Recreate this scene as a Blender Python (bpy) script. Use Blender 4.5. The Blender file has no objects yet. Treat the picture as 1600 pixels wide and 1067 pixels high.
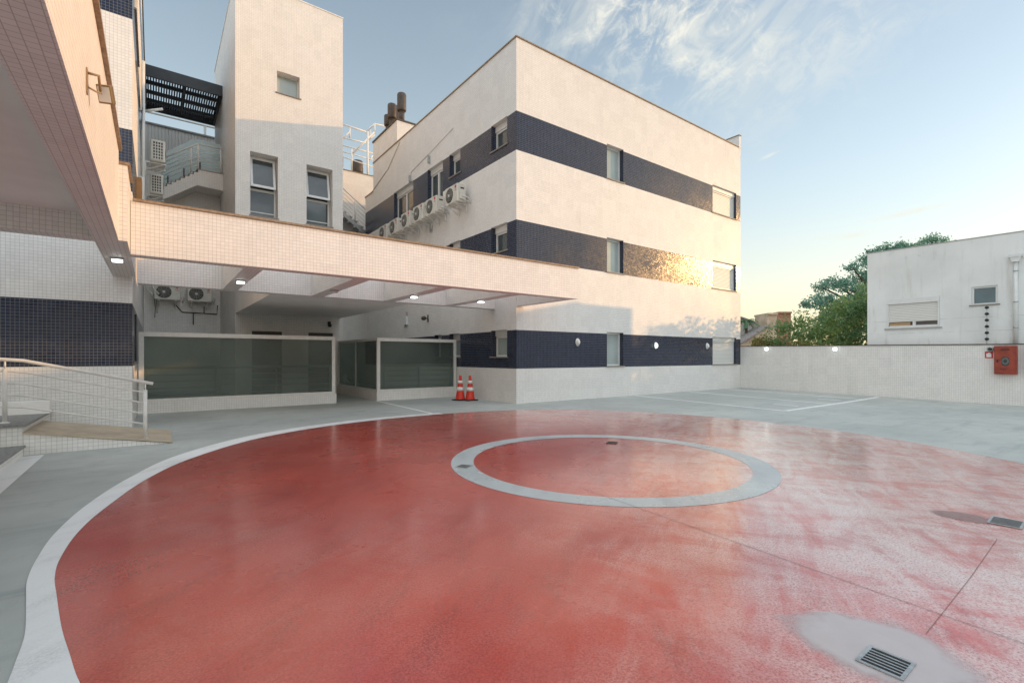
import bpy, math, random
from mathutils import Vector, Matrix
random.seed(7)
C = bpy.context.scene.collection
SC = bpy.context.scene
R = math.radians

# ------------------------------------------------------------------ camera
cam = bpy.data.cameras.new('camera')
cam.sensor_width = 36.0
cam.lens = 16.92
cam.shift_y = 0.0153
cam.clip_start = 0.05
cam.clip_end = 3000
camo = bpy.data.objects.new('camera', cam)
C.objects.link(camo)
camo.location = (0, 0, 1.3)
camo.rotation_euler = (R(90), 0, -math.atan2(752, 1013))
SC.camera = camo

# ------------------------------------------------------------------ light
SUN = Vector((1.0, -0.45, 0.2)).normalized()          # towards the sun
ELEV = math.asin(SUN.z)
AZ = math.atan2(SUN.x, SUN.y)                          # clockwise from +Y
sl = bpy.data.lights.new('sun', 'SUN')
sl.energy = 1.35
sl.angle = R(0.6)
sl.color = (1.0, 0.56, 0.22)
so = bpy.data.objects.new('sun', sl)
C.objects.link(so)
so.rotation_euler = SUN.to_track_quat('Z', 'Y').to_euler()
so.location = (60, -30, 40)

SC.view_settings.view_transform = 'Standard'
SC.view_settings.look = 'None'
SC.view_settings.exposure = 1.24
SC.view_settings.gamma = 1.0
SC.render.engine = 'CYCLES'
SC.cycles.use_denoising = True
SC.cycles.max_bounces = 8
SC.cycles.diffuse_bounces = 4

world = bpy.data.worlds.new('World')
SC.world = world
world.use_nodes = True


class NT:
    """small node-tree helper"""
    def __init__(s, tree):
        s.t = tree
        tree.nodes.clear()

    def n(s, typ, **kw):
        nd = s.t.nodes.new(typ)
        for k, v in kw.items():
            setattr(nd, k, v)
        return nd

    def put(s, sock, val):
        if isinstance(val, bpy.types.NodeSocket):
            s.t.links.new(val, sock)
        else:
            if isinstance(val, tuple) and len(val) == 3 and sock.type == 'RGBA':
                val = val + (1,)
            sock.default_value = val

    def m(s, op, a, b=0.0, c=0.0, clamp=False):
        nd = s.n('ShaderNodeMath', operation=op, use_clamp=clamp)
        for i, x in enumerate((a, b, c)):
            s.put(nd.inputs[i], x)
        return nd.outputs[0]

    def vm(s, op, a, b=(0, 0, 0), scale=None):
        nd = s.n('ShaderNodeVectorMath', operation=op)
        s.put(nd.inputs[0], a)
        s.put(nd.inputs[1], b)
        if scale is not None:
            s.put(nd.inputs[3], scale)
        return nd.outputs['Value'] if op in ('DOT_PRODUCT', 'LENGTH') else nd.outputs[0]

    def mix(s, f, a, b, blend='MIX'):
        nd = s.n('ShaderNodeMix', data_type='RGBA', blend_type=blend)
        s.put(nd.inputs[0], f)
        s.put(nd.inputs[6], a)
        s.put(nd.inputs[7], b)
        return nd.outputs[2]

    def sep(s, v):
        nd = s.n('ShaderNodeSeparateXYZ')
        s.put(nd.inputs[0], v)
        return nd.outputs

    def comb(s, x=0.0, y=0.0, z=0.0):
        nd = s.n('ShaderNodeCombineXYZ')
        for i, q in enumerate((x, y, z)):
            s.put(nd.inputs[i], q)
        return nd.outputs[0]

    def noise(s, vec, scale=5.0, detail=4.0, rough=0.55, dist=0.0):
        nd = s.n('ShaderNodeTexNoise')
        s.put(nd.inputs['Vector'], vec)
        nd.inputs['Scale'].default_value = scale
        nd.inputs['Detail'].default_value = detail
        nd.inputs['Roughness'].default_value = rough
        nd.inputs['Distortion'].default_value = dist
        return nd.outputs[0]

    def ss(s, x, lo, hi, a=0.0, b=1.0):
        nd = s.n('ShaderNodeMapRange', interpolation_type='SMOOTHSTEP')
        s.put(nd.inputs[0], x)
        for i, q in enumerate((lo, hi, a, b)):
            s.put(nd.inputs[i + 1], q)
        return nd.outputs[0]


# sky with high cirrus
w = NT(world.node_tree)
sky = w.n('ShaderNodeTexSky', sky_type='NISHITA')
sky.sun_disc = False
sky.sun_elevation = ELEV
sky.sun_rotation = AZ
sky.altitude = 0
sky.air_density = 1.0
sky.dust_density = 0.45
sky.ozone_density = 1.0
tc = w.n('ShaderNodeTexCoord')
dirv = tc.outputs['Generated']
sx, sy, sz = w.sep(dirv)


def pxdir(px, py):
    l, u = (px - 800) / 752, (558 - py) / 752
    n = math.hypot(1013, 752)
    A, B = 1013 / n, 752 / n
    v = Vector((A * l + B, -B * l + A, u))
    return v.normalized()


def patch(px, py, tilt):
    """coordinates on the sky round a direction: along and across a tilted axis"""
    d = pxdir(px, py)
    e1 = d.cross(Vector((0, 0, 1))).normalized()
    e2 = e1.cross(d).normalized()
    c, s_ = math.cos(R(tilt)), math.sin(R(tilt))
    p, q = e1 * c + e2 * s_, e2 * c - e1 * s_
    front = w.m('GREATER_THAN', w.vm('DOT_PRODUCT', dirv, tuple(d)), 0.2)
    return w.vm('DOT_PRODUCT', dirv, tuple(p)), w.vm('DOT_PRODUCT', dirv, tuple(q)), front


def gauss(x, s_):
    return w.m('EXPONENT', w.m('MULTIPLY', w.m('MULTIPLY', x, x), -1.0 / (s_ * s_)))


# rippled cirrus patch: a belt running down to the right, combed up to the right
p1, q1, f1 = patch(1040, 30, -22)
belt = w.m('MULTIPLY', w.m('MULTIPLY', gauss(p1, 0.20), gauss(q1, 0.105)), f1)
p2, q2, _f = patch(1010, 30, 38)
wisp = w.noise(w.comb(w.m('MULTIPLY', p2, 6.5), w.m('MULTIPLY', q2, 17.0), 0.6), 1.0, 6.0, 0.56, 0.8)
fluff = w.noise(w.comb(w.m('MULTIPLY', p2, 15.0), w.m('MULTIPLY', q2, 19.0), 2.6), 1.3, 7.0, 0.68, 0.6)
cl = w.m('MULTIPLY', belt, w.m('ADD', w.m('MULTIPLY', w.ss(wisp, 0.44, 0.66), 0.75), w.m('MULTIPLY', w.ss(fluff, 0.46, 0.68), 0.7)), clamp=True)
p4, q4, f4 = patch(1300, 60, 28)
veil = w.m('MULTIPLY', w.m('MULTIPLY', w.m('MULTIPLY', gauss(p4, 0.20), gauss(q4, 0.07)), f4), w.ss(fluff, 0.36, 0.7, 0.1, 0.5))
cl = w.m('MAXIMUM', cl, veil)
# thin low streaks
for (qx, qy, sa, sb, tl, k_) in ((1425, 331, 0.045, 0.0040, 5, 0.75), (1335, 368, 0.022, 0.0045, 2, 0.6), (1202, 243, 0.014, 0.0028, 18, 0.6), (1290, 372, 0.02, 0.003, 0, 0.3)):
    p3, q3, f3 = patch(qx, qy, tl)
    nz_ = w.noise(w.comb(w.m('MULTIPLY', p3, 60.0), w.m('MULTIPLY', q3, 300.0), qx * 0.1), 1.0, 3.0, 0.6)
    cl = w.m('MAXIMUM', cl, w.m('MULTIPLY', w.m('MULTIPLY', w.m('MULTIPLY', gauss(p3, sa), gauss(q3, sb)), f3), w.ss(nz_, 0.3, 0.6, 0.3 * k_, k_)))
skyc = w.mix(cl, sky.outputs[0], (3.9, 3.8, 3.45))
hz = w.m('MULTIPLY', w.m('EXPONENT', w.m('MULTIPLY', w.m('MAXIMUM', sz, 0.0), -2.6)), 0.92)
veilc = w.mix(w.ss(sz, 0.02, 0.34), (4.5, 3.75, 2.5), (3.8, 4.1, 3.8))
skyc = w.mix(hz, skyc, veilc)
# unseen bright broken cloud, added overhead and behind to lift the shade
den = w.m('ADD', w.m('MAXIMUM', sz, 0.0), 0.10)
over = w.noise(w.comb(w.m('DIVIDE', sx, den), w.m('DIVIDE', sy, den), 0.0), 1.1, 6.0, 0.6, 0.4)
fw = w.vm('DOT_PRODUCT', dirv, (0.596, 0.803, 0.0))
mo = w.m('MAXIMUM', w.ss(sz, 0.66, 0.80), w.m('MULTIPLY', w.ss(fw, -0.2, -0.55), w.ss(sz, 0.04, 0.2)))
skyc = w.mix(w.m('MULTIPLY', mo, w.ss(over, 0.40, 0.55)), skyc, (7.3, 8.0, 8.6))
bg = w.n('ShaderNodeBackground')
w.put(bg.inputs['Color'], skyc)
bg.inputs['Strength'].default_value = 0.10
out = w.n('ShaderNodeOutputWorld')
w.t.links.new(bg.outputs[0], out.inputs[0])

# ------------------------------------------------------------------ materials
MATS = {}


def mat(name, fn):
    m = bpy.data.materials.new(name)
    m.use_nodes = True
    nt = NT(m.node_tree)
    p = nt.n('ShaderNodeBsdfPrincipled')
    o = nt.n('ShaderNodeOutputMaterial')
    m.node_tree.links.new(p.outputs[0], o.inputs[0])
    r = fn(nt, p, o)
    MATS[name] = m
    return m


def plain(name, col, rough=0.5, metal=0.0, var=0.12, scale=6.0, bump=0.0, spec=0.5):
    def fn(nt, p, o):
        g = nt.n('ShaderNodeNewGeometry')
        n1 = nt.noise(g.outputs['Position'], scale, 5.0, 0.6)
        k = nt.ss(n1, 0.3, 0.7, 1 - var, 1 + var * 0.5)
        nt.put(p.inputs['Base Color'], nt.vm('SCALE', col, scale=k))
        nt.put(p.inputs['Roughness'], nt.ss(n1, 0.3, 0.7, min(1, rough * 1.15), rough * 0.9))
        p.inputs['Metallic'].default_value = metal
        p.inputs['Specular IOR Level'].default_value = spec
        if bump:
            b = nt.n('ShaderNodeBump')
            b.inputs['Strength'].default_value = bump
            b.inputs['Distance'].default_value = 0.01
            nt.put(b.inputs['Height'], nt.noise(g.outputs['Position'], scale * 12, 4.0, 0.6))
            nt.put(p.inputs['Normal'], b.outputs[0])
    return mat(name, fn)


def face_coords(nt):
    g = nt.n('ShaderNodeNewGeometry')
    px, py, pz = nt.sep(g.outputs['Position'])
    nx, ny, nz = nt.sep(nt.vm('ABSOLUTE', g.outputs['True Normal']))
    isx = nt.m('GREATER_THAN', nx, 0.6)
    isz = nt.m('GREATER_THAN', nz, 0.6)
    s = nt.m('ADD', nt.m('MULTIPLY', px, nt.m('SUBTRACT', 1.0, isx)), nt.m('MULTIPLY', py, isx))
    t = nt.m('ADD', nt.m('MULTIPLY', pz, nt.m('SUBTRACT', 1.0, isz)), nt.m('MULTIPLY', py, isz))
    return g, s, t


def tiles(name, c1, c2, grout, rough, bump=0.25, pitch=0.0535, joint=0.045, tilt=0.03, dirt=0.10, dirtcol=(0.30, 0.25, 0.19), spec=0.5):
    def fn(nt, p, o):
        g, s, t = face_coords(nt)
        sc = 1.0 / pitch
        us, ut = nt.m('MULTIPLY', s, sc), nt.m('MULTIPLY', t, sc)
        br = nt.n('ShaderNodeTexBrick', offset=0.0, squash=1.0)
        nt.put(br.inputs['Vector'], nt.comb(us, ut, 0.0))
        nt.put(br.inputs['Color1'], c1)
        nt.put(br.inputs['Color2'], c2)
        nt.put(br.inputs['Mortar'], grout)
        br.inputs['Scale'].default_value = 1.0
        br.inputs['Mortar Size'].default_value = joint
        br.inputs['Mortar Smooth'].default_value = 0.15
        br.inputs['Bias'].default_value = 0.0
        br.inputs['Brick Width'].default_value = 1.0
        br.inputs['Row Height'].default_value = 1.0
        # dirt: broad patches and rain streaks running down
        n1 = nt.noise(g.outputs['Position'], 0.7, 6.0, 0.62)
        n2 = nt.noise(nt.comb(nt.m('MULTIPLY', s, 2.6), nt.m('MULTIPLY', t, 0.22), 0.0), 1.3, 5.0, 0.6)
        d = nt.m('MULTIPLY', nt.ss(n1, 0.40, 0.75), nt.ss(n2, 0.45, 0.72))
        d = nt.m('MULTIPLY', d, dirt * 4.0, clamp=True)
        colr = nt.mix(d, br.outputs['Color'], dirtcol)
        # sheets of tiles differ a little in tone
        sheet = nt.n('ShaderNodeTexWhiteNoise', noise_dimensions='3D')
        nt.put(sheet.inputs['Vector'], nt.comb(nt.m('FLOOR', nt.m('MULTIPLY', s, sc / 6.0)), nt.m('FLOOR', nt.m('MULTIPLY', t, sc / 6.0)), 3.0))
        colr = nt.vm('SCALE', colr, scale=nt.ss(sheet.outputs['Value'], 0.0, 1.0, 0.97, 1.02))
        nt.put(p.inputs['Base Color'], colr)
        nt.put(p.inputs['Roughness'], nt.m('ADD', nt.m('MULTIPLY', br.outputs['Fac'], 0.5), nt.ss(n1, 0.3, 0.7, rough, rough + 0.1), clamp=True))
        p.inputs['Specular IOR Level'].default_value = spec
        # every tile sits at its own slight tilt
        wn = nt.n('ShaderNodeTexWhiteNoise', noise_dimensions='3D')
        nt.put(wn.inputs['Vector'], nt.comb(nt.m('FLOOR', us), nt.m('FLOOR', ut), 0.0))
        jit = nt.vm('SCALE', nt.vm('SUBTRACT', wn.outputs['Color'], (0.5, 0.5, 0.5)), scale=tilt * 2)
        nn = nt.vm('NORMALIZE', nt.vm('ADD', g.outputs['Normal'], jit))
        b = nt.n('ShaderNodeBump', invert=True)
        b.inputs['Strength'].default_value = bump
        b.inputs['Distance'].default_value = 0.004
        nt.put(b.inputs['Height'], br.outputs['Fac'])
        nt.put(b.inputs['Normal'], nn)
        nt.put(p.inputs['Normal'], b.outputs[0])
    return mat(name, fn)


WHITE = tiles('white mosaic tile', (0.82, 0.785, 0.745), (0.76, 0.73, 0.69), (0.52, 0.49, 0.455), 0.42, tilt=0.004, dirt=0.035, spec=0.18)
NAVY = tiles('navy mosaic tile', (0.007, 0.013, 0.036), (0.016, 0.026, 0.060), (0.17, 0.165, 0.16), 0.13, bump=0.08, tilt=0.020, dirt=0.0, joint=0.045, spec=0.4)
STUCCO = plain('white rendered soffit', (0.88, 0.84, 0.80), 0.75, var=0.06, scale=1.5, bump=0.05)
CONC = plain('grey rendered wall', (0.42, 0.41, 0.39), 0.8, var=0.12, scale=1.2, bump=0.1)
STONE = plain('brown granite coping', (0.30, 0.205, 0.12), 0.45, var=0.35, scale=25)
DARKSTONE = plain('dark grey stone nosing', (0.24, 0.24, 0.23), 0.5, var=0.3, scale=30)
FRAME = plain('white painted aluminium', (0.72, 0.72, 0.70), 0.35, var=0.05)
STEEL = plain('light grey painted steel', (0.74, 0.71, 0.67), 0.35, var=0.08, scale=9)
GALV = plain('galvanised steel', (0.45, 0.46, 0.46), 0.38, metal=0.7, var=0.2, scale=20)
DARKMETAL = plain('charcoal painted metal', (0.022, 0.026, 0.032), 0.4, var=0.1)
BLACK = plain('black plastic', (0.012, 0.012, 0.012), 0.45, var=0.1)
ACWHITE = plain('off white enamelled casing', (0.66, 0.63, 0.56), 0.38, var=0.08, scale=5)
REDP = plain('red badge paint', (0.55, 0.02, 0.03), 0.35, var=0.05)
RAMP = plain('tan non slip ramp coat', (0.50, 0.41, 0.30), 0.7, var=0.15, scale=4, bump=0.2)
VENT = plain('weathered brown flue metal', (0.085, 0.068, 0.056), 0.55, metal=0.2, var=0.25, scale=12)
CONE = plain('orange red cone plastic', (0.62, 0.035, 0.015), 0.38, var=0.15, scale=14)
CONEW = plain('white reflective band', (0.78, 0.76, 0.72), 0.35, var=0.08, scale=20)
BARK = plain('brown bark', (0.09, 0.065, 0.045), 0.9, var=0.4, scale=14, bump=0.5)
CABRED = plain('weathered red cabinet paint', (0.30, 0.045, 0.022), 0.42, var=0.3, scale=7)
SIGNW = plain('white sign print', (0.8, 0.78, 0.75), 0.4, var=0.03)
HOSE = plain('coiled grey hose', (0.16, 0.165, 0.165), 0.6, var=0.2, scale=40)
DOORM = plain('dark bronze door', (0.05, 0.042, 0.035), 0.4, var=0.15)
OCHRE = plain('ochre rendered wall', (0.62, 0.48, 0.36), 0.85, var=0.25, scale=1.2)
BRICKR = plain('weathered orange brick', (0.42, 0.23, 0.15), 0.9, var=0.3, scale=6)
ROOFT = plain('grey brown roof tile', (0.30, 0.26, 0.24), 0.85, var=0.3, scale=8)
SILL = plain('worn grey brown sill stone', (0.26, 0.23, 0.20), 0.6, var=0.2, scale=15)
SHUT = None


def _shutter(nt, p, o):
    g, s, t = face_coords(nt)
    wv = nt.m('FRACT', nt.m('MULTIPLY', t, 1 / 0.055))
    gap = nt.m('LESS_THAN', wv, 0.12)
    nt.put(p.inputs['Base Color'], nt.mix(gap, (0.72, 0.70, 0.65), (0.38, 0.36, 0.33)))
    p.inputs['Roughness'].default_value = 0.45
    b = nt.n('ShaderNodeBump')
    b.inputs['Strength'].default_value = 0.6
    b.inputs['Distance'].default_value = 0.012
    nt.put(b.inputs['Height'], nt.m('SINE', nt.m('MULTIPLY', wv, math.pi)))
    nt.put(p.inputs['Normal'], b.outputs[0])


SHUT = mat('white slatted roller shutter', _shutter)


def _rib(nt, p, o):
    g, s, t = face_coords(nt)
    wv = nt.m('FRACT', nt.m('MULTIPLY', s, 1 / 0.12))
    nt.put(p.inputs['Base Color'], nt.mix(nt.m('LESS_THAN', wv, 0.15), (0.55, 0.54, 0.52), (0.33, 0.32, 0.31)))
    p.inputs['Roughness'].default_value = 0.5
    b = nt.n('ShaderNodeBump')
    b.inputs['Strength'].default_value = 0.6
    b.inputs['Distance'].default_value = 0.02
    nt.put(b.inputs['Height'], nt.m('SINE', nt.m('MULTIPLY', wv, math.pi)))
    nt.put(p.inputs['Normal'], b.outputs[0])


RIB = mat('ribbed white cladding', _rib)


def glassmat(name, col, rough, var=0.3):
    def fn(nt, p, o):
        g = nt.n('ShaderNodeNewGeometry')
        n1 = nt.noise(g.outputs['Position'], 1.1, 3.0, 0.5)
        nt.put(p.inputs['Base Color'], nt.vm('SCALE', col, scale=nt.ss(n1, 0.3, 0.7, 1 - var, 1 + var)))
        p.inputs['Roughness'].default_value = rough
        p.inputs['Specular IOR Level'].default_value = 0.8
        b = nt.n('ShaderNodeBump')
        b.inputs['Strength'].default_value = 0.04
        b.inputs['Distance'].default_value = 0.02
        nt.put(b.inputs['Height'], nt.noise(g.outputs['Position'], 2.2, 2.0, 0.5))
        nt.put(p.inputs['Normal'], b.outputs[0])
    return mat(name, fn)


PANE = glassmat('dark window glass', (0.055, 0.065, 0.066), 0.05)
BLUEP = glassmat('blue tinted window glass', (0.05, 0.10, 0.135), 0.06)
FROST = glassmat('frosted bathroom glass', (0.36, 0.41, 0.39), 0.22, 0.1)


def _screen(nt, p, o):
    g = nt.n('ShaderNodeNewGeometry')
    n1 = nt.noise(g.outputs['Position'], 0.8, 3.0, 0.5)
    nt.put(p.inputs['Base Color'], nt.vm('SCALE', (0.155, 0.18, 0.165), scale=nt.ss(n1, 0.3, 0.7, 0.75, 1.3)))
    nt.put(p.inputs['Roughness'], nt.ss(n1, 0.35, 0.65, 0.16, 0.28))
    p.inputs['Specular IOR Level'].default_value = 0.45
    b = nt.n('ShaderNodeBump')
    b.inputs['Strength'].default_value = 0.12
    b.inputs['Distance'].default_value = 0.03
    px, py, pz = nt.sep(g.outputs['Position'])
    nt.put(b.inputs['Height'], nt.noise(nt.comb(nt.m('MULTIPLY', px, 2.2), nt.m('MULTIPLY', py, 2.2), nt.m('MULTIPLY', pz, 0.5)), 1.2, 2.0, 0.5))
    nt.put(p.inputs['Normal'], b.outputs[0])
    tr = nt.n('ShaderNodeBsdfTransparent')
    tr.inputs[0].default_value = (0.66, 0.72, 0.68, 1)
    mx = nt.n('ShaderNodeMixShader')
    mx.inputs[0].default_value = 0.40
    nt.t.links.new(tr.outputs[0], mx.inputs[1])
    nt.t.links.new(p.outputs[0], mx.inputs[2])
    nt.t.links.new(mx.outputs[0], o.inputs[0])


SCREEN = mat('smoked glass screen', _screen)


def _balu(nt, p, o):
    p.inputs['Base Color'].default_value = (0.70, 0.80, 0.80, 1)
    p.inputs['Roughness'].default_value = 0.08
    tr = nt.n('ShaderNodeBsdfTransparent')
    tr.inputs[0].default_value = (0.88, 0.95, 0.95, 1)
    mx = nt.n('ShaderNodeMixShader')
    mx.inputs[0].default_value = 0.45
    nt.t.links.new(tr.outputs[0], mx.inputs[1])
    nt.t.links.new(p.outputs[0], mx.inputs[2])
    nt.t.links.new(mx.outputs[0], o.inputs[0])


BALU = mat('pale green balustrade glass', _balu)


def glow(name, col, strength):
    def fn(nt, p, o):
        p.inputs['Base Color'].default_value = (0.8, 0.8, 0.78, 1)
        p.inputs['Emission Color'].default_value = col + (1,)
        p.inputs['Emission Strength'].default_value = strength
    return mat(name, fn)


LAMP = glow('lit lamp diffuser', (0.92, 1.0, 0.95), 1.7)
LAMPOFF = plain('pale glass lamp diffuser', (0.72, 0.71, 0.66), 0.25, var=0.05)
LAMPDIM = glow('faintly lit lamp diffuser', (0.95, 1.0, 0.96), 0.9)


def _deck(nt, p, o):
    g = nt.n('ShaderNodeNewGeometry')
    P = g.outputs['Position']
    n1 = nt.noise(P, 0.45, 6.0, 0.6)
    n2 = nt.noise(P, 2.6, 6.0, 0.65, 0.6)
    x, y, z = nt.sep(P)
    swp = nt.noise(nt.comb(nt.m('MULTIPLY', x, 0.35), nt.m('MULTIPLY', y, 2.6), 0.0), 1.6, 5.0, 0.6)
    c = nt.mix(nt.ss(n1, 0.35, 0.68), (0.40, 0.42, 0.395), (0.49, 0.505, 0.47))
    c = nt.mix(nt.m('MULTIPLY', nt.ss(n2, 0.52, 0.75), 0.45), c, (0.32, 0.33, 0.31))
    c = nt.mix(nt.m('MULTIPLY', nt.ss(swp, 0.52, 0.74), 0.45), c, (0.25, 0.265, 0.27))
    fine = nt.noise(P, 260.0, 2.0, 0.6)
    c = nt.vm('SCALE', c, scale=nt.ss(fine, 0.3, 0.7, 0.90, 1.07))
    nt.put(p.inputs['Base Color'], c)
    nt.put(p.inputs['Roughness'], nt.ss(n2, 0.35, 0.7, 0.5, 0.7))
    p.inputs['Specular IOR Level'].default_value = 0.1
    b = nt.n('ShaderNodeBump')
    b.inputs['Strength'].default_value = 0.25
    b.inputs['Distance'].default_value = 0.006
    nt.put(b.inputs['Height'], nt.noise(P, 150.0, 3.0, 0.6))
    nt.put(p.inputs['Normal'], b.outputs[0])


DECK = mat('grey deck paint', _deck)


def floorpaint(name, ca, cb, cworn, r0, r1, ior, wornamt, coat=0.0):
    def fn(nt, p, o):
        g = nt.n('ShaderNodeNewGeometry')
        P = g.outputs['Position']
        x, y, z = nt.sep(P)
        n1 = nt.noise(P, 0.5, 3.0, 0.5)
        n2 = nt.noise(P, 1.5, 5.0, 0.6)
        n3 = nt.noise(P, 9.0, 5.0, 0.7)
        sw = nt.noise(nt.comb(nt.m('MULTIPLY', nt.m('ADD', x, y), 0.6), nt.m('MULTIPLY', nt.m('SUBTRACT', x, y), 2.2), 0.0), 1.2, 5.0, 0.6)
        fine = nt.noise(P, 85.0, 5.0, 0.75)
        c = nt.mix(nt.ss(n1, 0.30, 0.70), ca, cb)
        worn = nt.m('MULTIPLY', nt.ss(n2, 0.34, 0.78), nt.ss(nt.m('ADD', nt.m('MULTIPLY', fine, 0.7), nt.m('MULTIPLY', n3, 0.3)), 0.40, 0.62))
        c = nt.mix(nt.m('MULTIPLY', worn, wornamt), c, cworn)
        c = nt.mix(nt.m('MULTIPLY', nt.m('MULTIPLY', nt.ss(sw, 0.46, 0.72), nt.ss(fine, 0.66, 0.40)), 0.75), c, tuple(q * 0.72 for q in ca))
        # pale brushed scuffs, mixed directions; sky glare painted in on the right side
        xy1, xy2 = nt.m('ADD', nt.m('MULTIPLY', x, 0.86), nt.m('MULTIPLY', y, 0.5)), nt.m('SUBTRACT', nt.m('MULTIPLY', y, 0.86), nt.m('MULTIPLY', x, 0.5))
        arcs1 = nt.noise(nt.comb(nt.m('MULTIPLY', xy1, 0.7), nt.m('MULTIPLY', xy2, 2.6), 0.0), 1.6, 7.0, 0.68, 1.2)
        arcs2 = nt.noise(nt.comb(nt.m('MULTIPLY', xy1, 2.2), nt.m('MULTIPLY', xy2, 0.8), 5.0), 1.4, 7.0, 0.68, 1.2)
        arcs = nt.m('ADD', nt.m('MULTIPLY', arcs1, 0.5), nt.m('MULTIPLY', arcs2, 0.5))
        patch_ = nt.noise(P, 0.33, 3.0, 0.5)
        glare_side = nt.ss(nt.m('ADD', nt.m('SUBTRACT', x, y), nt.m('MULTIPLY', nt.m('SUBTRACT', n2, 0.5), 3.0)), -1.2, 3.4)
        scuff_glare = nt.m('MULTIPLY', nt.m('MULTIPLY', nt.ss(arcs, 0.36, 0.60), nt.m('MAXIMUM', nt.m('MULTIPLY', nt.ss(patch_, 0.42, 0.62), 0.15), glare_side)), nt.ss(fine, 0.28, 0.56))
        c = nt.mix(nt.m('MULTIPLY', scuff_glare, 0.82 if coat else 0.15), c, (0.70, 0.60, 0.555))
        c = nt.vm('SCALE', c, scale=nt.ss(fine, 0.3, 0.7, 0.74, 1.16) if coat else nt.ss(fine, 0.3, 0.7, 0.95, 1.03))
        nt.put(p.inputs['Base Color'], c)
        nt.put(p.inputs['Roughness'], nt.m('ADD', nt.ss(n2, 0.35, 0.7, r0, r1), nt.ss(n1, 0.3, 0.7, 0.06, -0.04)))
        p.inputs['IOR'].default_value = ior
        p.inputs['Coat Weight'].default_value = coat
        p.inputs['Coat Roughness'].default_value = 0.17
        p.inputs['Coat IOR'].default_value = 1.55
        b = nt.n('ShaderNodeBump')
        b.inputs['Strength'].default_value = 0.10
        b.inputs['Distance'].default_value = 0.006
        nt.put(b.inputs['Height'], nt.m('ADD', fine, nt.m('MULTIPLY', nt.noise(P, 190.0, 3.0, 0.6), 0.6)))
        nt.put(p.inputs['Normal'], b.outputs[0])
    return mat(name, fn)


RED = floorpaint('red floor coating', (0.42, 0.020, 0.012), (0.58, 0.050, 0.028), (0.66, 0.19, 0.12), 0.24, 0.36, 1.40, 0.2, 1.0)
RINGG = floorpaint('grey ring coating', (0.38, 0.41, 0.42), (0.46, 0.49, 0.48), (0.54, 0.56, 0.54), 0.25, 0.42, 1.6, 0.4)
LINEW = floorpaint('white line paint', (0.80, 0.80, 0.78), (0.86, 0.86, 0.84), (0.68, 0.67, 0.64), 0.40, 0.55, 1.45, 0.35)


def _puddle(nt, p, o, ca=(0.52, 0.45, 0.43), cb=(0.62, 0.57, 0.555)):
    g = nt.n('ShaderNodeNewGeometry')
    n1 = nt.noise(g.outputs['Position'], 5.0, 4.0, 0.55)
    tcn = nt.n('ShaderNodeTexCoord')
    gx, gy, gz_ = nt.sep(tcn.outputs['Generated'])
    ex, ey = nt.m('MULTIPLY', nt.m('SUBTRACT', gx, 0.5), 2.0), nt.m('MULTIPLY', nt.m('SUBTRACT', gy, 0.5), 2.0)
    rr = nt.m('SQRT', nt.m('ADD', nt.m('MULTIPLY', ex, ex), nt.m('MULTIPLY', ey, ey)))
    al = nt.ss(nt.m('ADD', rr, nt.m('MULTIPLY', nt.m('SUBTRACT', n1, 0.5), 0.7)), 0.92, 0.55)
    nt.put(p.inputs['Base Color'], nt.mix(n1, ca, cb))
    p.inputs['Roughness'].default_value = 0.05
    p.inputs['IOR'].default_value = 1.8
    nt.put(p.inputs['Alpha'], nt.m('MULTIPLY', al, 0.8))


PUD = mat('shallow standing water', _puddle)  # pale base colour imitates the sky reflected in the water
WET = mat('wet red coating', lambda nt, p, o: _puddle(nt, p, o, (0.20, 0.07, 0.075), (0.30, 0.16, 0.16)))
EARTH = plain('dry grassy earth', (0.11, 0.11, 0.06), 0.95, var=0.4, scale=0.3, bump=0.3)


def leafmat(name, ca, cb):
    def fn(nt, p, o):
        g = nt.n('ShaderNodeNewGeometry')
        n1 = nt.noise(g.outputs['Position'], 1.3, 3.0, 0.5)
        f = nt.m('ADD', nt.m('MULTIPLY', g.outputs['Random Per Island'], 0.6), nt.m('MULTIPLY', n1, 0.5), clamp=True)
        c = nt.mix(f, ca, cb)
        nt.put(p.inputs['Base Color'], c)
        p.inputs['Roughness'].default_value = 0.5
        tl = nt.n('ShaderNodeBsdfTranslucent')
        nt.put(tl.inputs[0], c)
        mx = nt.n('ShaderNodeMixShader')
        mx.inputs[0].default_value = 0.4
        nt.t.links.new(p.outputs[0], mx.inputs[1])
        nt.t.links.new(tl.outputs[0], mx.inputs[2])
        nt.t.links.new(mx.outputs[0], o.inputs[0])
    return mat(name, fn)


LEAF_D = leafmat('dark green leaves', (0.070, 0.16, 0.085), (0.18, 0.32, 0.14))
LEAF_M = leafmat('mid green leaves', (0.11, 0.23, 0.09), (0.28, 0.42, 0.17))
LEAF_Y = leafmat('yellow green leaves', (0.13, 0.15, 0.04), (0.28, 0.27, 0.08))
LEAF_HAZE = leafmat('haze tinted green leaves', (0.13, 0.28, 0.21), (0.26, 0.45, 0.33))  # bluish cast of distance haze painted into the leaf colour


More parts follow.
